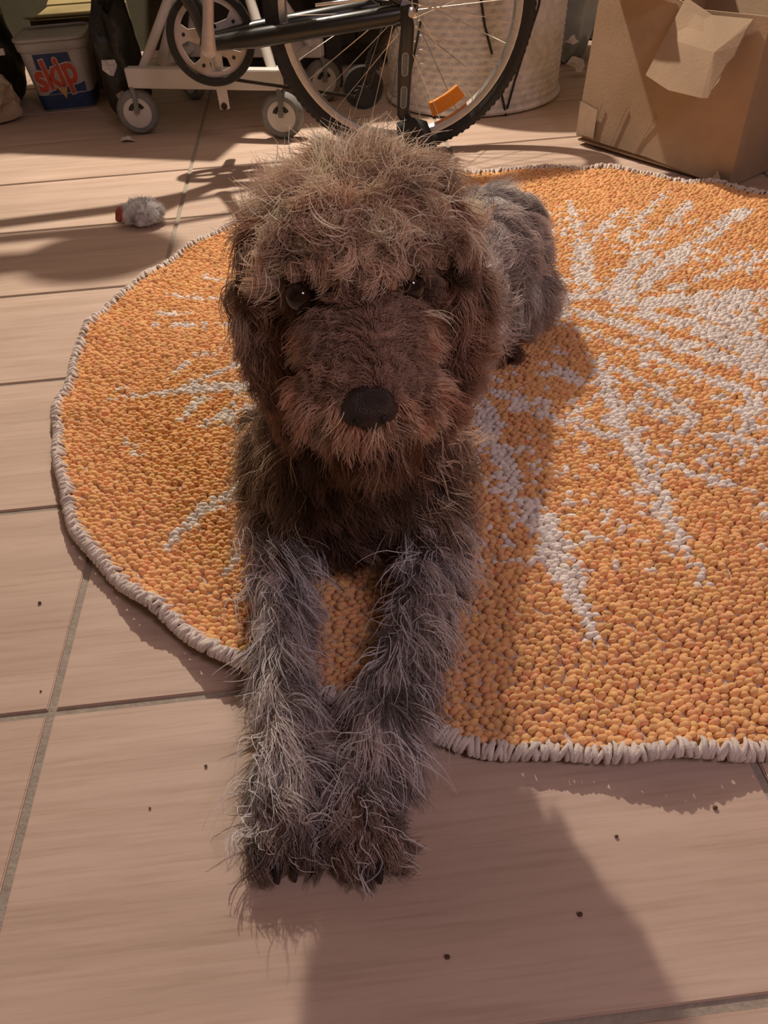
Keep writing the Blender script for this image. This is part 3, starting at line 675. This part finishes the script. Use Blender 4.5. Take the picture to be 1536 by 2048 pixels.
for a, b in ((BB+Vector((.01, .052, .094)), HUB+Vector((0, .050, .036))), (BB+Vector((.02, .052, -.092)), Vector((.15, YB+.05, .120)))):
    nlk = 40
    for k in range(nlk):
        p = a.lerp(b, (k+.5)/nlk); chn.box((-.0055, -.003, -.0035), (.0055, .003, .0035), Matrix.Translation(p) @ (b-a).to_track_quat('X', 'Z').to_matrix().to_4x4())
chn.build('chain', CHAINM, bike, kind='stuff')
# rear cogs and derailleur cage with toothed pulley
cg = MB()
for k, rr_ in enumerate((.045, .040, .035, .030, .026)): cg.lathe([(.012, .030+k*.005), (rr_, .030+k*.005), (rr_, .0325+k*.005), (.012, .0325+k*.005)], 28, MW @ Matrix.Rotation(PI, 4, 'X'))
cg.build('sprockets', CHAINM, bike)
dr = MB(); PU = at(728, 188, YB+.06); PU2 = PU+Vector((.03, 0, .075))
dr.tube([HUB+Vector((.0, .06, -.02)), PU2+Vector((0, .0, .01)), PU], [.010, .016, .012], 10, flat=.6)
der = dr.build('derailleur', CHAINM, bike, smooth=True)
for q, rr_ in ((PU, .024), (PU2, .020)):
    pw = MB(); T = Matrix.Translation(q+Vector((0, -.012, 0))) @ AX.to_4x4(); nT = 12
    poly = []
    for k in range(nT):
        for dth, sc in ((0, 1.16), (.2, 1.16), (.28, .9), (.5, .9)): th = 2*PI*(k+dth)/nT; poly.append((rr_*sc*math.cos(th), rr_*sc*math.sin(th)))
    pw.prism(poly, T, .007); pw.build('pulley', RUBBER, der)
big = MB(); T = Matrix.Translation(PU+Vector((0, .02, .010))) @ AX.to_4x4()
big.lathe([(.010, -.004), (.050, -.006), (.054, 0), (.050, .006), (.010, .004)], 30, T, wrap=True)
for k in range(24):
    big.box((.024, -.0022, -.009), (.049, .0022, -.004), T @ Matrix.Rotation(2*PI*k/24, 4, 'Z'))
big.build('chain_tensioner', RUBBER, der)
# kickstand, with two slotted windows and a rubber foot
K0 = HUB+Vector((.004, -.082, .004)); K1 = at(806, 228, 2.10); K2 = at(826, 262, 2.085); KF = Vector((.292, 2.045, 0.004))
ks = MB()
ks.tube([K0+Vector((-.004, .006, .012)), K0+Vector((0, 0, -.03)), K0.lerp(K1, .45), K1, K2], [.014, .016, .0175, .0155, .014], 12, flat=.55, upv=(1, 0, 0))
kick = ks.build('kickstand', BLACK, bike, smooth=True)
SILV = mat('slot_outline_grey', (.34, .36, .36), .4, scale=80)
SLOTM = mat('slot_inset_grey', (.13, .14, .14), .5, scale=400, var=.5)
kd = (K1-K0).normalized()
for c in (K0.lerp(K1, .475), K0.lerp(K1, .805)):
    n_ = (EYE-c); n_ = (n_-kd*n_.dot(kd)).normalized()
    T = Matrix.Translation(c+n_*.0098) @ facing(n_, -kd)
    path = []; a_, h_ = .0070, .0185
    for k in range(12): th = PI*k/11; path.append((a_*math.cos(th), h_+a_*math.sin(th)))
    for k in range(12): th = PI+PI*k/11; path.append((a_*math.cos(th), -h_+a_*math.sin(th)))
    MB().tube([T @ Vector((x, y, .0015)) for x, y in path], .0012, 6, closed=True).build('slot_outline', SILV, kick, smooth=True)
    MB().prism([(x*.85, y*.96) for x, y in path], T @ Matrix.Translation((0, 0, -.002)), .003).build('slot_inset', SLOTM, kick)
ft = MB()
ft.tube([K2+Vector((-.040, .0, .008)), K2+Vector((-.012, -.004, .012)), K2+Vector((.022, -.004, .004)), K2.lerp(KF, .55)+Vector((.014, -.004, .012)), KF+Vector((.004, 0, .016)), KF], [.014, .024, .022, .015, .0135, .0125], 14)
ft.ball(K2+Vector((-.006, -.012, -.034)), (.016, .014, .014), 12)
ft.build('kickstand_foot', RUBBER, bike, smooth=True)
MB().lathe([(0, 0), (.008, 0), (.009, .003), (.009, .006), (0, .006)], 14, Matrix.Translation(K2+Vector((-.004, -.026, -.040))) @ facing((0, -1, .3))).build('foot_bolt', ALLOY, bike, smooth=True)

# ------------------------------------------------------------------ white frame on castors
WHITEP = mat('white_enamel', (.62, .57, .52), .45, scale=12, var=.06)
GREYR = mat('grey_castor_rubber', (.20, .195, .18), .7, scale=100)
tro = thing('wheeled_frame', 'white metal frame on grey castors standing behind the bicycle', 'trolley', (-.27, 2.5, 0))
A0 = Vector((-.505, 2.50, 0)); B0 = Vector((-.085, 2.345, 0)); ex = (B0-A0).normalized(); ey = Vector((-ex.y, ex.x, 0)); D0 = .36
def tp(u, v, z): return A0+ex*u+ey*v+Vector((0, 0, z))
LW = (B0-A0).length
ZB = .150
for v in (0.0, D0):
    mbx = MB(); T = Matrix.Translation(A0) @ Matrix((ex, ey, Vector((0, 0, 1)))).transposed().to_4x4()
    mbx.box((-.005, v-.016, ZB-.026), (LW+.01, v+.016, ZB+.026), T); mbx.build('base_bar', WHITEP, tro, bevel=.005)
for u, s in ((.03, 1), (LW-.03, -1)):
    MB().tube([tp(u, .02, ZB), tp(u, D0-.02, ZB)], .013, 10).build('side_bar', WHITEP, tro, smooth=True)
for (u, v, du, dv) in ((.03, .02, .11, .13), (.05, .10, .10, .05), (LW-.02, .02, -.11, .13), (LW-.02, D0-.02, -.12, -.06), (.03, D0-.02, .11, -.06)):
    MB().tube([tp(u, v, ZB+.01), tp(u+du, v+dv, ZB+.23), tp(u+du*1.5, v+dv*1.3, .62)], .0135, 10).build('leg', WHITEP, tro, smooth=True)
tb = MB(); T = Matrix.Translation(tp(LW/2-.17, D0/2, .63)) @ Matrix((ex, ey, Vector((0, 0, 1)))).transposed().to_4x4()
tb.box((-.26, -.19, -.014), (.24, .17, .014), T); tb.build('shade_tray', WHITEP, tro, bevel=.006)  # unseen tray, widened and shifted left to cast shade on the floor
def castor(u, v, swivel):
    c = tp(u, v, .060); a = Matrix.Rotation(swivel, 3, 'Z') @ Matrix((ex, Vector((0, 0, 1)), -ey)).transposed()
    M = Matrix.Translation(c) @ a.to_4x4()
    w_ = MB().lathe([(.040, -.016), (.052, -.016), (.059, -.009), (.060, 0), (.059, .009), (.052, .016), (.040, .016)], 36, M, wrap=True).build('castor_wheel', GREYR, tro, smooth=True)
    MB().lathe([(0, .0125), (.022, .0165), (.040, .0150), (.0415, .010), (.0415, -.010), (.040, -.015), (.022, -.0165), (0, -.0125)], 36, M).build('wheel_disc', WHITEP, w_, smooth=True)
    ar = [(.024*math.cos(t), .024*math.sin(t)+.004) for t in np.linspace(.35, 2.9, 9)]+[(.012*math.cos(t), .012*math.sin(t)+.004) for t in np.linspace(2.9, .35, 9)]
    sl = MB().prism(ar, M @ Matrix.Translation((0, 0, .0150)), .0022).build('brake_cutout', CHAINM, w_)
    g = MB(); g.tube([c+Vector((0, 0, .064)), tp(u, v, ZB-.02)], .010, 10)
    for s in (-1, 1): g.tube([M @ Vector((0, .0, s*.022)), M @ Vector((.004, .04, s*.022)), M @ Vector((0, .066, s*.012))], .007, 8)
    g.build('castor_fork', GREYR, tro, smooth=True)
castor(.0, 0, rad(20)); castor(LW, 0, rad(8)); castor(LW+.0, D0, rad(40)); castor(0, D0, rad(-30))

# ------------------------------------------------------------------ wicker laundry basket
WICK = mat('white_wicker', (.66, .60, .54), .7, scale=45, var=.14, bump=.25)
BC = Vector((.505, 2.64, 0)); BR0, BR1, BH = .258, .275, .56
bas = thing('laundry_basket', 'tall round white wicker laundry basket with dark cords', 'basket', (BC.x, BC.y, 0))
def bas_r(z): return BR0+(BR1-BR0)*min(1, z/.5)
nst, nrow = 90, 64
V = []; F = []
for r in range(nrow+1):
    z = .004+BH*r/nrow
    for j in range(nst*2):
        th = PI*j/nst
        ph = (1 if ((j//2) + (r//2)) % 2 else -1)
        rr_ = bas_r(z)+.0013*ph*(1 if j % 2 else .35)+(.0016 if r % 2 else -.0012)
        if r < 2: rr_ = bas_r(0)+.003
        V.append((BC.x+rr_*math.cos(th), BC.y+rr_*math.sin(th), z))
m2 = nst*2
F = [(r*m2+j, r*m2+(j+1) % m2, (r+1)*m2+(j+1) % m2, (r+1)*m2+j) for r in range(nrow) for j in range(m2)]
wm = MB().add(V, F); wo = wm.build('woven_side', WICK, bas, kind='stuff')
so = wo.modifiers.new('thick', 'SOLIDIFY'); so.thickness = .008; so.offset = -1
MB().lathe([(0, .004), (BR0-.006, .004), (BR0-.006, .010), (0, .010)], 48, Matrix.Translation(BC)).build('basket_floor', WICK, bas)
for z, rr_ in ((.012, bas_r(.01)+.002), (BH+.004, bas_r(BH))):
    MB().tube([BC+Vector((rr_*math.cos(2*PI*k/64), rr_*math.sin(2*PI*k/64), z)) for k in range(64)], .0095, 8, closed=True).build('rim_band', WICK, bas, smooth=True)
CORD = mat('dark_cord', (.035, .028, .022), .8, scale=300, bump=.5)
def on_basket(px, py, out=.007):
    d = ray(px, py); e = EYE-BC
    for rr_ in (BR1+out,):
        for it in range(4):
            A = d.x*d.x+d.y*d.y; B = 2*(e.x*d.x+e.y*d.y); Cc = e.x*e.x+e.y*e.y-rr_*rr_
            dd = B*B-4*A*Cc
            t = (-B-math.sqrt(max(dd, 0)))/(2*A); p = EYE+d*t; rr_ = bas_r(max(p.z, 0))+out
    return p
for pts in ([(958, -30), (969, 50), (984, 108)], [(1083, -30), (1078, 10), (1052, 90), (1030, 160), (1014, 218)], [(998, 168), (1007, 205), (1013, 238)], [(842, 40), (830, 100), (817, 160), (812, 200)]):
    q = [on_basket(*p) for p in pts]; qq = []
    for a, b in zip(q[:-1], q[1:]):
        for k in range(5):
            p = a.lerp(b, k/5); h = Vector((p.x-BC.x, p.y-BC.y, 0)).normalized()*(bas_r(p.z)+.007); qq.append(BC+Vector((h.x, h.y, p.z)))
    qq.append(q[-1])
    MB().tube(qq, .0034, 7).build('cord', CORD, bas, smooth=True)

# ------------------------------------------------------------------ open cardboard box on the right
CARD = mat('cardboard', (.40, .285, .185), .85, scale=14, var=.08, bump=.08, bscale=160)
CARDE = mat('cardboard_cut_edge', (.62, .47, .35), .9, scale=200, var=.25)
BL = Vector((.676, 2.088, 0)); BRt = Vector((.918, 1.702, 0)); bx = (BRt-BL).normalized(); by = Vector((-bx.y, bx.x, 0))
WB, DB, HB = (BRt-BL).length, .46, .335
box = thing('cardboard_box', 'open brown cardboard box with a torn hanging flap beside the rug', 'box', tuple(BL.lerp(BRt, .5)))
def bp(u, v, z): return BL+bx*u+by*v+Vector((0, 0, z))
def slab(name, poly3, thick, m, parent=box, bend=None):
    """thin board through the corner points, given its thickness along its normal"""
    P_ = [Vector(p) for p in poly3]; n_ = Vector((0, 0, 0))
    for i in range(len(P_)): n_ += P_[i].cross(P_[(i+1) % len(P_)])
    n_.normalize(); k = len(P_)
    return MB().add(P_+[p-n_*thick for p in P_], [tuple(range(k)), tuple(range(2*k-1, k-1, -1))]+[(i, k+i, k+(i+1) % k, (i+1) % k) for i in range(k)]).build(name, m, parent)
def ragged(a, b, n, amp):
    out = []
    for k in range(1, n): out.append(Vector(a).lerp(Vector(b), k/n)+Vector((random.uniform(-amp, amp), random.uniform(-amp, amp), random.uniform(-amp, amp))))
    return out
th_ = .005
# front side: its lower left corner is lifted off the floor, upper right is cut down
p0, p1 = bp(0, 0, .022), bp(WB, 0, .004); 
front = [p0, bp(WB*.5, -.004, .020), bp(WB*.97, 0, .002), p1, bp(WB+.003, 0, HB), bp(WB*.62, -.004, HB-.004), bp(WB*.50, -.004, HB+.012), bp(WB*.06, .0, HB+.055)]
slab('front_side', front, th_, CARD)
slab('right_side', [bp(WB, 0, .004), bp(WB, DB, .004), bp(WB, DB, HB), bp(WB, 0, HB)], th_, CARD)
slab('left_side', [bp(0, DB, .01), bp(0, 0, .022), bp(WB*.06, 0, HB+.055), bp(0, DB, HB+.055)], th_, CARD)
slab('back_side', [bp(WB, DB, .004), bp(0, DB, .01), bp(0, DB, HB+.05), bp(WB, DB, HB)], th_, CARD)
slab('bottom', [bp(.004, .004, .014), bp(WB-.004, .004, .008), bp(WB-.004, DB-.004, .008), bp(.004, DB-.004, .012)], .004, CARD)
# creases pressed into the front side, and packing tape
for u0, z0, u1, z1 in ((.05, .026, .075, .115), (.115, .022, .15, .12), (.19, .020, .235, .115)):
    MB().tube([bp(u0, -.0052, z0), bp(u1, -.0056, z1)], .0012, 6).build('crease', CARD, box, smooth=True)
TAPE = mat('packing_tape', (.52, .38, .27), .25, scale=30)
slab('tape_patch', [bp(.004, -.0058, .03), bp(.062, -.0066, .028), bp(.064, -.0066, .095), bp(.006, -.0058, .105)], .0006, TAPE)
# hanging flap folded outwards over the front, bent along a diagonal
f0, f1 = bp(WB*.60, -.006, HB-.002), bp(WB*.985, -.006, HB+.002)
g0, g1 = bp(WB*.44, -.115, HB-.085), bp(WB*.72, -.135, HB-.125)
fm = bp(WB*.79, -.010, HB+.001); gm = bp(WB*.66, -.132, HB-.118)
def on_front(px, py, v):
    n_ = -by; c = BL+by*v; d = ray(px, py); return EYE+d*((c-EYE).dot(n_)/d.dot(n_))
f0, fm, f1 = on_front(1372, -6, -.008), on_front(1425, 30, -.014), on_front(1507, 38, -.007)
g0, gm, g1 = on_front(1291, 150, -.075), on_front(1402, 196, -.085), on_front(1416, 196, -.082)
gq = on_front(1336, 180, -.082); mm = on_front(1428, 105, -.055); m0 = on_front(1330, 75, -.045)
slab('flap', [f0, m0, g0]+ragged(g0, gq, 3, .002)+[gq, gm, mm, fm], .004, CARD)
slab('flap', [fm, mm, gm, g1]+ragged(g1, f1, 9, .0025)+[f1], .004, CARD)
slab('flap', [bp(.05, -.006, HB+.045), bp(.03, -.085, HB+.05), bp(WB*.48, -.080, HB+.03), bp(WB*.5, -.006, HB+.015)], .004, CARD)  # unseen flap, added to throw shade on the front side
# other flaps, standing open
slab('flap', [bp(WB, .02, HB), bp(WB+.09, .03, HB+.07), bp(WB+.09, DB-.03, HB+.07), bp(WB, DB-.02, HB)], .004, CARD)
slab('flap', [bp(.02, DB, HB+.05), bp(.03, DB+.10, HB+.12), bp(WB-.03, DB+.10, HB+.08), bp(WB-.02, DB, HB)], .004, CARD)
slab('torn_shred', [bp(WB*.90, -.008, .010), bp(WB*.93, -.02, .003), bp(WB*.96, -.012, .022), bp(WB*.93, -.006, .034)], .002, CARDE)

# ------------------------------------------------------------------ washing powder tub
TUBM = mat('white_tub_plastic', (.50, .46, .40), .5, scale=10, var=.08)
BLUE = mat('blue_print', (.030, .055, .13), .5, scale=40, var=.15)
REDP = mat('red_print', (.60, .085, .035), .5, scale=40, var=.08)
PALEP = mat('pale_print', (.62, .52, .44), .5, scale=40, var=.05)
YELP = mat('yellow_print', (.62, .36, .10), .5, scale=40, var=.08)
TB0 = Vector((-.795, 2.915, 0)); TH = .205
tub = thing('powder_tub', 'open white washing powder tub with red lettering and blue base', 'tub', tuple(TB0))
def rsq(h, w, z, k=8, cr_=.35):
    out = []; c = w*cr_
    for q, (sx, sy) in enumerate(((1, 1), (-1, 1), (-1, -1), (1, -1))):
        for i in range(k+1):
            a = PI/2*(q+i/k); out.append((sx*(w-c)+c*math.cos(a), sy*(h-c)+c*math.sin(a), z))
    return out
def tw(z): return .083+.022*z/TH
YAW = Matrix.Translation(TB0) @ Matrix.Rotation(rad(4), 4, 'Z')
def loft(rings, name, m, parent, **kw):
    k = len(rings[0]); vs = [YAW @ Vector(p) for r_ in rings for p in r_]
    fs = [(i*k+j, i*k+(j+1) % k, (i+1)*k+(j+1) % k, (i+1)*k+j) for i in range(len(rings)-1) for j in range(k)]
    fs += [tuple(range(k))[::-1], tuple(range((len(rings)-1)*k, len(rings)*k))]
    return MB().add(vs, fs).build(name, m, parent, smooth=True)
loft([rsq(tw(z), tw(z), z) for z in (.002, .03, .10, TH)]+[rsq(tw(TH)-.004, tw(TH)-.004, TH), rsq(tw(.10)-.004, tw(.10)-.004, .10), rsq(.078, .078, .006)], 'tub_body', TUBM, tub)
loft([rsq(tw(.17)+.001, tw(.17)+.001, .170), rsq(tw(.17)+.005, tw(.17)+.005, .174), rsq(tw(.19)+.005, tw(.19)+.005, .192), rsq(tw(TH)+.001, tw(TH)+.001, .196)], 'collar', TUBM, tub)
loft([rsq(tw(TH)+.001, tw(TH)+.001, .1965), rsq(tw(TH)+.006, tw(TH)+.006, .200), rsq(tw(TH)+.006, tw(TH)+.006, .207), rsq(tw(TH)-.002, tw(TH)-.002, .210), rsq(tw(TH)-.004, tw(TH)-.004, .205)], 'tub_rim', TUBM, tub)
band = [rsq(tw(z)+.0006, tw(z)+.0006, z) for z in (.004, .03, .048)]
loft(band, 'blue_base_print', BLUE, tub)
slope = math.atan2(.022, TH)
def tub_face(x, z, out): return YAW @ Vector((x, -tw(z)-out, z))
FM = YAW @ Matrix.Translation((0, -tw(.1)-.0012, .1)) @ Matrix.Rotation(PI/2+slope, 4, 'X')
def print_poly(name, pts, m, lift_, th=.0006): return MB().prism(pts, FM @ Matrix.Translation((0, 0, lift_)), th).build(name, m, tub)
print_poly('blue_corner_print', [(-.060, .015), (-.060, .066), (.048, .066), (.050, .040), (.020, .030)], BLUE, .0004)
print_poly('blue_corner_print', [(.072, -.048), (.055, -.048), (-.05, -.050), (.0, -.026), (.030, -.022), (.050, -.028), (.074, -.020)], BLUE, .0003)
print_poly('star_print', [(-.018, -.030), (.004, -.066), (.016, -.030), (.002, -.022)], YELP, .0010)
def lettering(txt, size, off, lift_, m, name):
    cu = bpy.data.curves.new(name, 'FONT'); cu.body = txt; cu.size = size; cu.offset = off; cu.extrude = .0004; cu.align_x = 'CENTER'; cu.space_character = .98; cu.shear = .08
    o = bpy.data.objects.new(name, cu); C.objects.link(o)
    me = bpy.data.meshes.new_from_object(o.evaluated_get(bpy.context.evaluated_depsgraph_get())); bpy.data.objects.remove(o)
    me.transform(FM @ Matrix.Translation((-.004, -.028, lift_)) @ Matrix.Rotation(rad(11), 4, 'Z') @ Matrix.Diagonal((.86, 1.18, 1, 1)))
    me.materials.clear(); me.materials.append(m); o = bpy.data.objects.new(name, me); C.objects.link(o); adopt(o, tub); return o
lettering('skip', .100, .0058, .0014, PALEP, 'lettering_outline')
lettering('skip', .100, .0030, .0024, REDP, 'lettering')

# ------------------------------------------------------------------ clutter along the back wall
def crumple(name, c, r, m, seed, amp=.35, parent=None, sub=4, zfloor=.004, sharp=3.0):
    bm = bmesh.new(); bmesh.ops.create_icosphere(bm, subdivisions=sub, radius=1)
    for v in bm.verts:
        p = v.co.copy(); q = p*1.5+Vector((seed*3.1, seed*1.7, seed))
        d_ = 1+amp*(noise.ridged_multi_fractal(q, 1.0, 2.2, 4, 1.0, 2.0)*.45-.45)+amp*.5*noise.noise(q*.9)
        w = Vector((p.x*r[0], p.y*r[1], p.z*r[2]))*d_+Vector(c); w.z = max(w.z, zfloor+.002*(noise.noise(q*4)+1)); v.co = w
    me = bpy.data.meshes.new(name); bm.to_mesh(me); bm.free(); me.materials.append(m)
    me.polygons.foreach_set('use_smooth', [True]*len(me.polygons)); me.set_sharp_from_angle(angle=rad(32))
    o = bpy.data.objects.new(name, me); C.objects.link(o)
    if parent: adopt(o, parent)
    return o
BINB = mat('black_bin_bag', (.018, .016, .010), .38, scale=20, bump=.3)
BROWNB = mat('brown_paper_bag', (.16, .11, .055), .8, scale=12, var=.3, bump=.2)
GREENP = mat('grey_green_plastic', (.27, .30, .27), .35, scale=7, var=.3)
PAPER = mat('scrap_paper', (.68, .62, .56), .8, scale=40, var=.06)
BEIGE = mat('beige_packet', (.40, .31, .20), .5, scale=9, var=.35)
DWOOD = mat('dark_stained_wood', (.045, .032, .018), .55, scale=9, var=.35, bump=.15)
OLIVE = mat('yellowed_cardboard', (.26, .20, .085), .85, scale=8, var=.2)
# low dark cabinet behind the trolley: carcass, doors with knobs, plinth
cab = thing('low_cabinet', 'dark stained low cabinet behind the white wheeled frame', 'cabinet', (.02, 3.25, 0))
MB().box((-.46, 3.10, .05), (.50, 3.50, .62)).build('carcass', DWOOD, cab, bevel=.004)
MB().box((-.44, 3.13, .0), (.48, 3.48, .05)).build('plinth', DWOOD, cab)
MB().box((-.48, 3.08, .62), (.52, 3.52, .645)).build('cabinet_top', DWOOD, cab, bevel=.004)
for k in range(3):
    x0 = -.455+k*.317
    d_ = MB().box((x0, 3.082, .07), (x0+.31, 3.098, .605)).build('door', DWOOD, cab, bevel=.003)
    MB().box((x0+.05, 3.078, .12), (x0+.26, 3.084, .555)).build('door_panel', DWOOD, d_, bevel=.004)
    MB().ball((x0+.285, 3.068, .34), .011, 10).build('knob', ALLOY, d_, smooth=True)
# assumed dark table, added to shade the back corner; only its legs come down into the picture
tbl = thing('table', 'assumed dark wooden table, added for shade, with a square leg behind the bicycle wheel', 'table', (-.62, 2.95, 0))
MB().box((-1.75, 2.56, .715), (.16, 3.06, .745)).build('shade_tabletop', DWOOD, tbl, bevel=.003)
MB().box((-1.68, 2.70, .65), (.09, 2.72, .715)).build('apron', DWOOD, tbl)
for x_, y_ in ((-1.70, 2.66), (.085, 2.86), (-1.70, 3.0), (.085, 3.0)):
    MB().box((x_-.025, y_-.025, 0), (x_+.025, y_+.025, .715)).build('leg', DWOOD, tbl, bevel=.003)
# cardboard carton behind the tub
ct = thing('carton', 'yellowed cardboard carton behind the washing powder tub', 'box', (-.78, 3.2, 0))
MB().box((-.90, 3.07, 0.0), (-.62, 3.33, .215)).build('carton_body', OLIVE, ct, bevel=.003)
slab('carton_flap', [Vector((-.90, 3.07, .217)), Vector((-.62, 3.07, .217)), Vector((-.63, 2.99, .232)), Vector((-.89, 2.98, .236))], .003, OLIVE, ct)
slab('carton_flap', [Vector((-.62, 3.33, .217)), Vector((-.90, 3.33, .217)), Vector((-.89, 3.42, .25)), Vector((-.63, 3.42, .24))], .003, OLIVE, ct)
tag(crumple('bin_bag', (-1.10, 2.98, .16), (.16, .16, .19), BINB, 1.3), 'black bin bag slumped left of the washing powder tub', 'bag')
tag(crumple('bin_bag', (-.555, 2.67, .150), (.064, .075, .190), BINB, 5.2, .45), 'black crumpled bin bag between powder tub and wheeled frame', 'bag')
tag(crumple('paper_bag', (-.60, 2.90, .09), (.06, .07, .11), BROWNB, 2.6, .4), 'crumpled brown paper bag just right of the powder tub', 'bag')
tag(crumple('snack_packet', (-1.005, 2.76, .062), (.085, .07, .075), BEIGE, 8.4, .5), 'beige crumpled packet lying left of the powder tub', 'packet')
tag(crumple('plastic_bag', (.86, 2.98, .16), (.12, .12, .20), GREENP, 3.9, .5), 'grey green plastic bag between wicker basket and cardboard box', 'bag')
tag(crumple('refuse_sack', (1.12, 3.25, .17), (.15, .14, .21), BINB, 6.1, .4), 'dark refuse sack behind the grey green plastic bag', 'bag')
def scrap(label, c, sx, sy, rz, tilt, m=PAPER, seed=0, grp=None):
    bm = bmesh.new(); r_ = random.Random(seed); n = 9
    outer = [bm.verts.new((sx*math.cos(2*PI*k/n)*r_.uniform(.35, 1.15), sy*math.sin(2*PI*k/n)*r_.uniform(.35, 1.15), r_.uniform(0, .25)*sx)) for k in range(n)]
    inner = [bm.verts.new((v.co.x*.45, v.co.y*.45, r_.uniform(.05, .4)*sx)) for v in outer]; mid = bm.verts.new((0, 0, .2*sx))
    for k in range(n):
        bm.faces.new((outer[k], outer[(k+1) % n], inner[(k+1) % n], inner[k])); bm.faces.new((inner[k], inner[(k+1) % n], mid))
    me = bpy.data.meshes.new('paper_scrap'); bm.to_mesh(me); bm.free(); me.materials.append(m)
    o = bpy.data.objects.new('paper_scrap', me); C.objects.link(o); o.location = c; o.rotation_euler = (tilt, 0, rz)
    s_ = o.modifiers.new('thick', 'SOLIDIFY'); s_.thickness = .0012
    return tag(o, label, 'scrap', grp)
scrap('torn white paper scrap leaning at the foot of the grey green bag', (.865, 2.74, .03), .045, .03, .3, .75, seed=3)
scrap('small white paper scrap caught on the grey green bag', (.865, 2.82, .085), .026, .018, -.2, .8, seed=4)
scrap('pale scrap hanging on the black bag right of the powder tub', (-.575, 2.585, .160), .028, .026, .5, .9, seed=5)
scrap('yellowish scrap low on the black bag right of the tub', (-.555, 2.580, .085), .020, .018, .1, .8, m=BEIGE, seed=6)
scrap('pale wisp of plastic film on the floor by the left castor', (-.545, 2.44, .004), .028, .03, 1.1, .1, seed=7)
MB_ = MB().box((-1.30, 2.80, .172), (-.925, 2.812, .190))
tag(MB_.build('white_slat', PAPER, None, bevel=.002), 'thin white slat resting behind the beige packet', 'slat')
del MB_

# ------------------------------------------------------------------ chewed toy on the tiles
TOYW = mat('white_plush', (.85, .80, .78), .95, scale=90, var=.1, bump=.5)
TOYR = mat('red_plush', (.42, .10, .06), .8, scale=90, var=.3, bump=.4)
T0 = on_floor(283, 447)
toy = thing('plush_toy', 'small white fluffy chew toy with red end on the floor tiles', 'toy', tuple(T0))
tm = MB()
tm.ball(T0+Vector((.012, .0, .026)), (.036, .028, .025), 16); tm.ball(T0+Vector((-.016, -.008, .024)), (.024, .022, .020), 14); tm.ball(T0+Vector((.006, -.022, .013)), (.020, .016, .012), 12); tm.ball(T0+Vector((.034, -.010, .014)), (.018, .016, .013), 12)
tb_o = tm.build('toy_body', TOYW, toy, smooth=True); r_ = tb_o.modifiers.new('remesh', 'REMESH'); r_.mode = 'VOXEL'; r_.voxel_size = .004; r_.use_smooth_shade = True
rd_ = MB().ball(T0+Vector((-.036, -.008, .028)), (.015, .014, .017), 12).ball(T0+Vector((-.044, -.012, .020)), (.009, .009, .009), 10)
rd_o = rd_.build('toy_head', TOYR, toy, smooth=True); r_ = rd_o.modifiers.new('remesh', 'REMESH'); r_.mode = 'VOXEL'; r_.voxel_size = .003; r_.use_smooth_shade = True
def toy_sample(w, n):
    th, z = rng.uniform(0, 2*PI, n), rng.uniform(-.5, 1, n); s_ = np.sqrt(1-z*z)
    N_ = np.c_[s_*np.cos(th), s_*np.sin(th), z]; P_ = np.array(T0)+V3(.010, -.004, .024)+N_*V3(.040, .028, .024)
    return P_, N_, np.zeros(n)
make_fur('toy_fluff', None, 1600, 120, lambda P, N_: np.full(len(P), .011), lambda P, N_: N_, lambda P, N_, g, s: np.tile(V3(.88, .84, .82), (len(P), 1)), lift=.5, gravity=.4, curl=.002, clump=.5, parent=toy, mesh=toy_sample, floor=.001, r0=.0006)

# ------------------------------------------------------------------ crumbs on the tiles
CRUMB = mat('dark_crumb', (.10, .055, .03), .9, scale=300, var=.4)
cm = MB()
for px, py in ((327, 539), (80, 1207), (82, 1383), (412, 1533), (300, 1617), (1233, 1674), (1430, 1617), (895, 1915), (1160, 1830)):
    p = on_floor(px, py); r_ = random.uniform(.0010, .0022)
    cm.ball((p.x, p.y, r_*.7), (r_*1.2, r_, r_*.75), 6)
co = cm.build('crumbs', CRUMB, None, kind='stuff'); tag(co, 'tiny dark crumbs scattered over the bare floor tiles', 'crumbs')
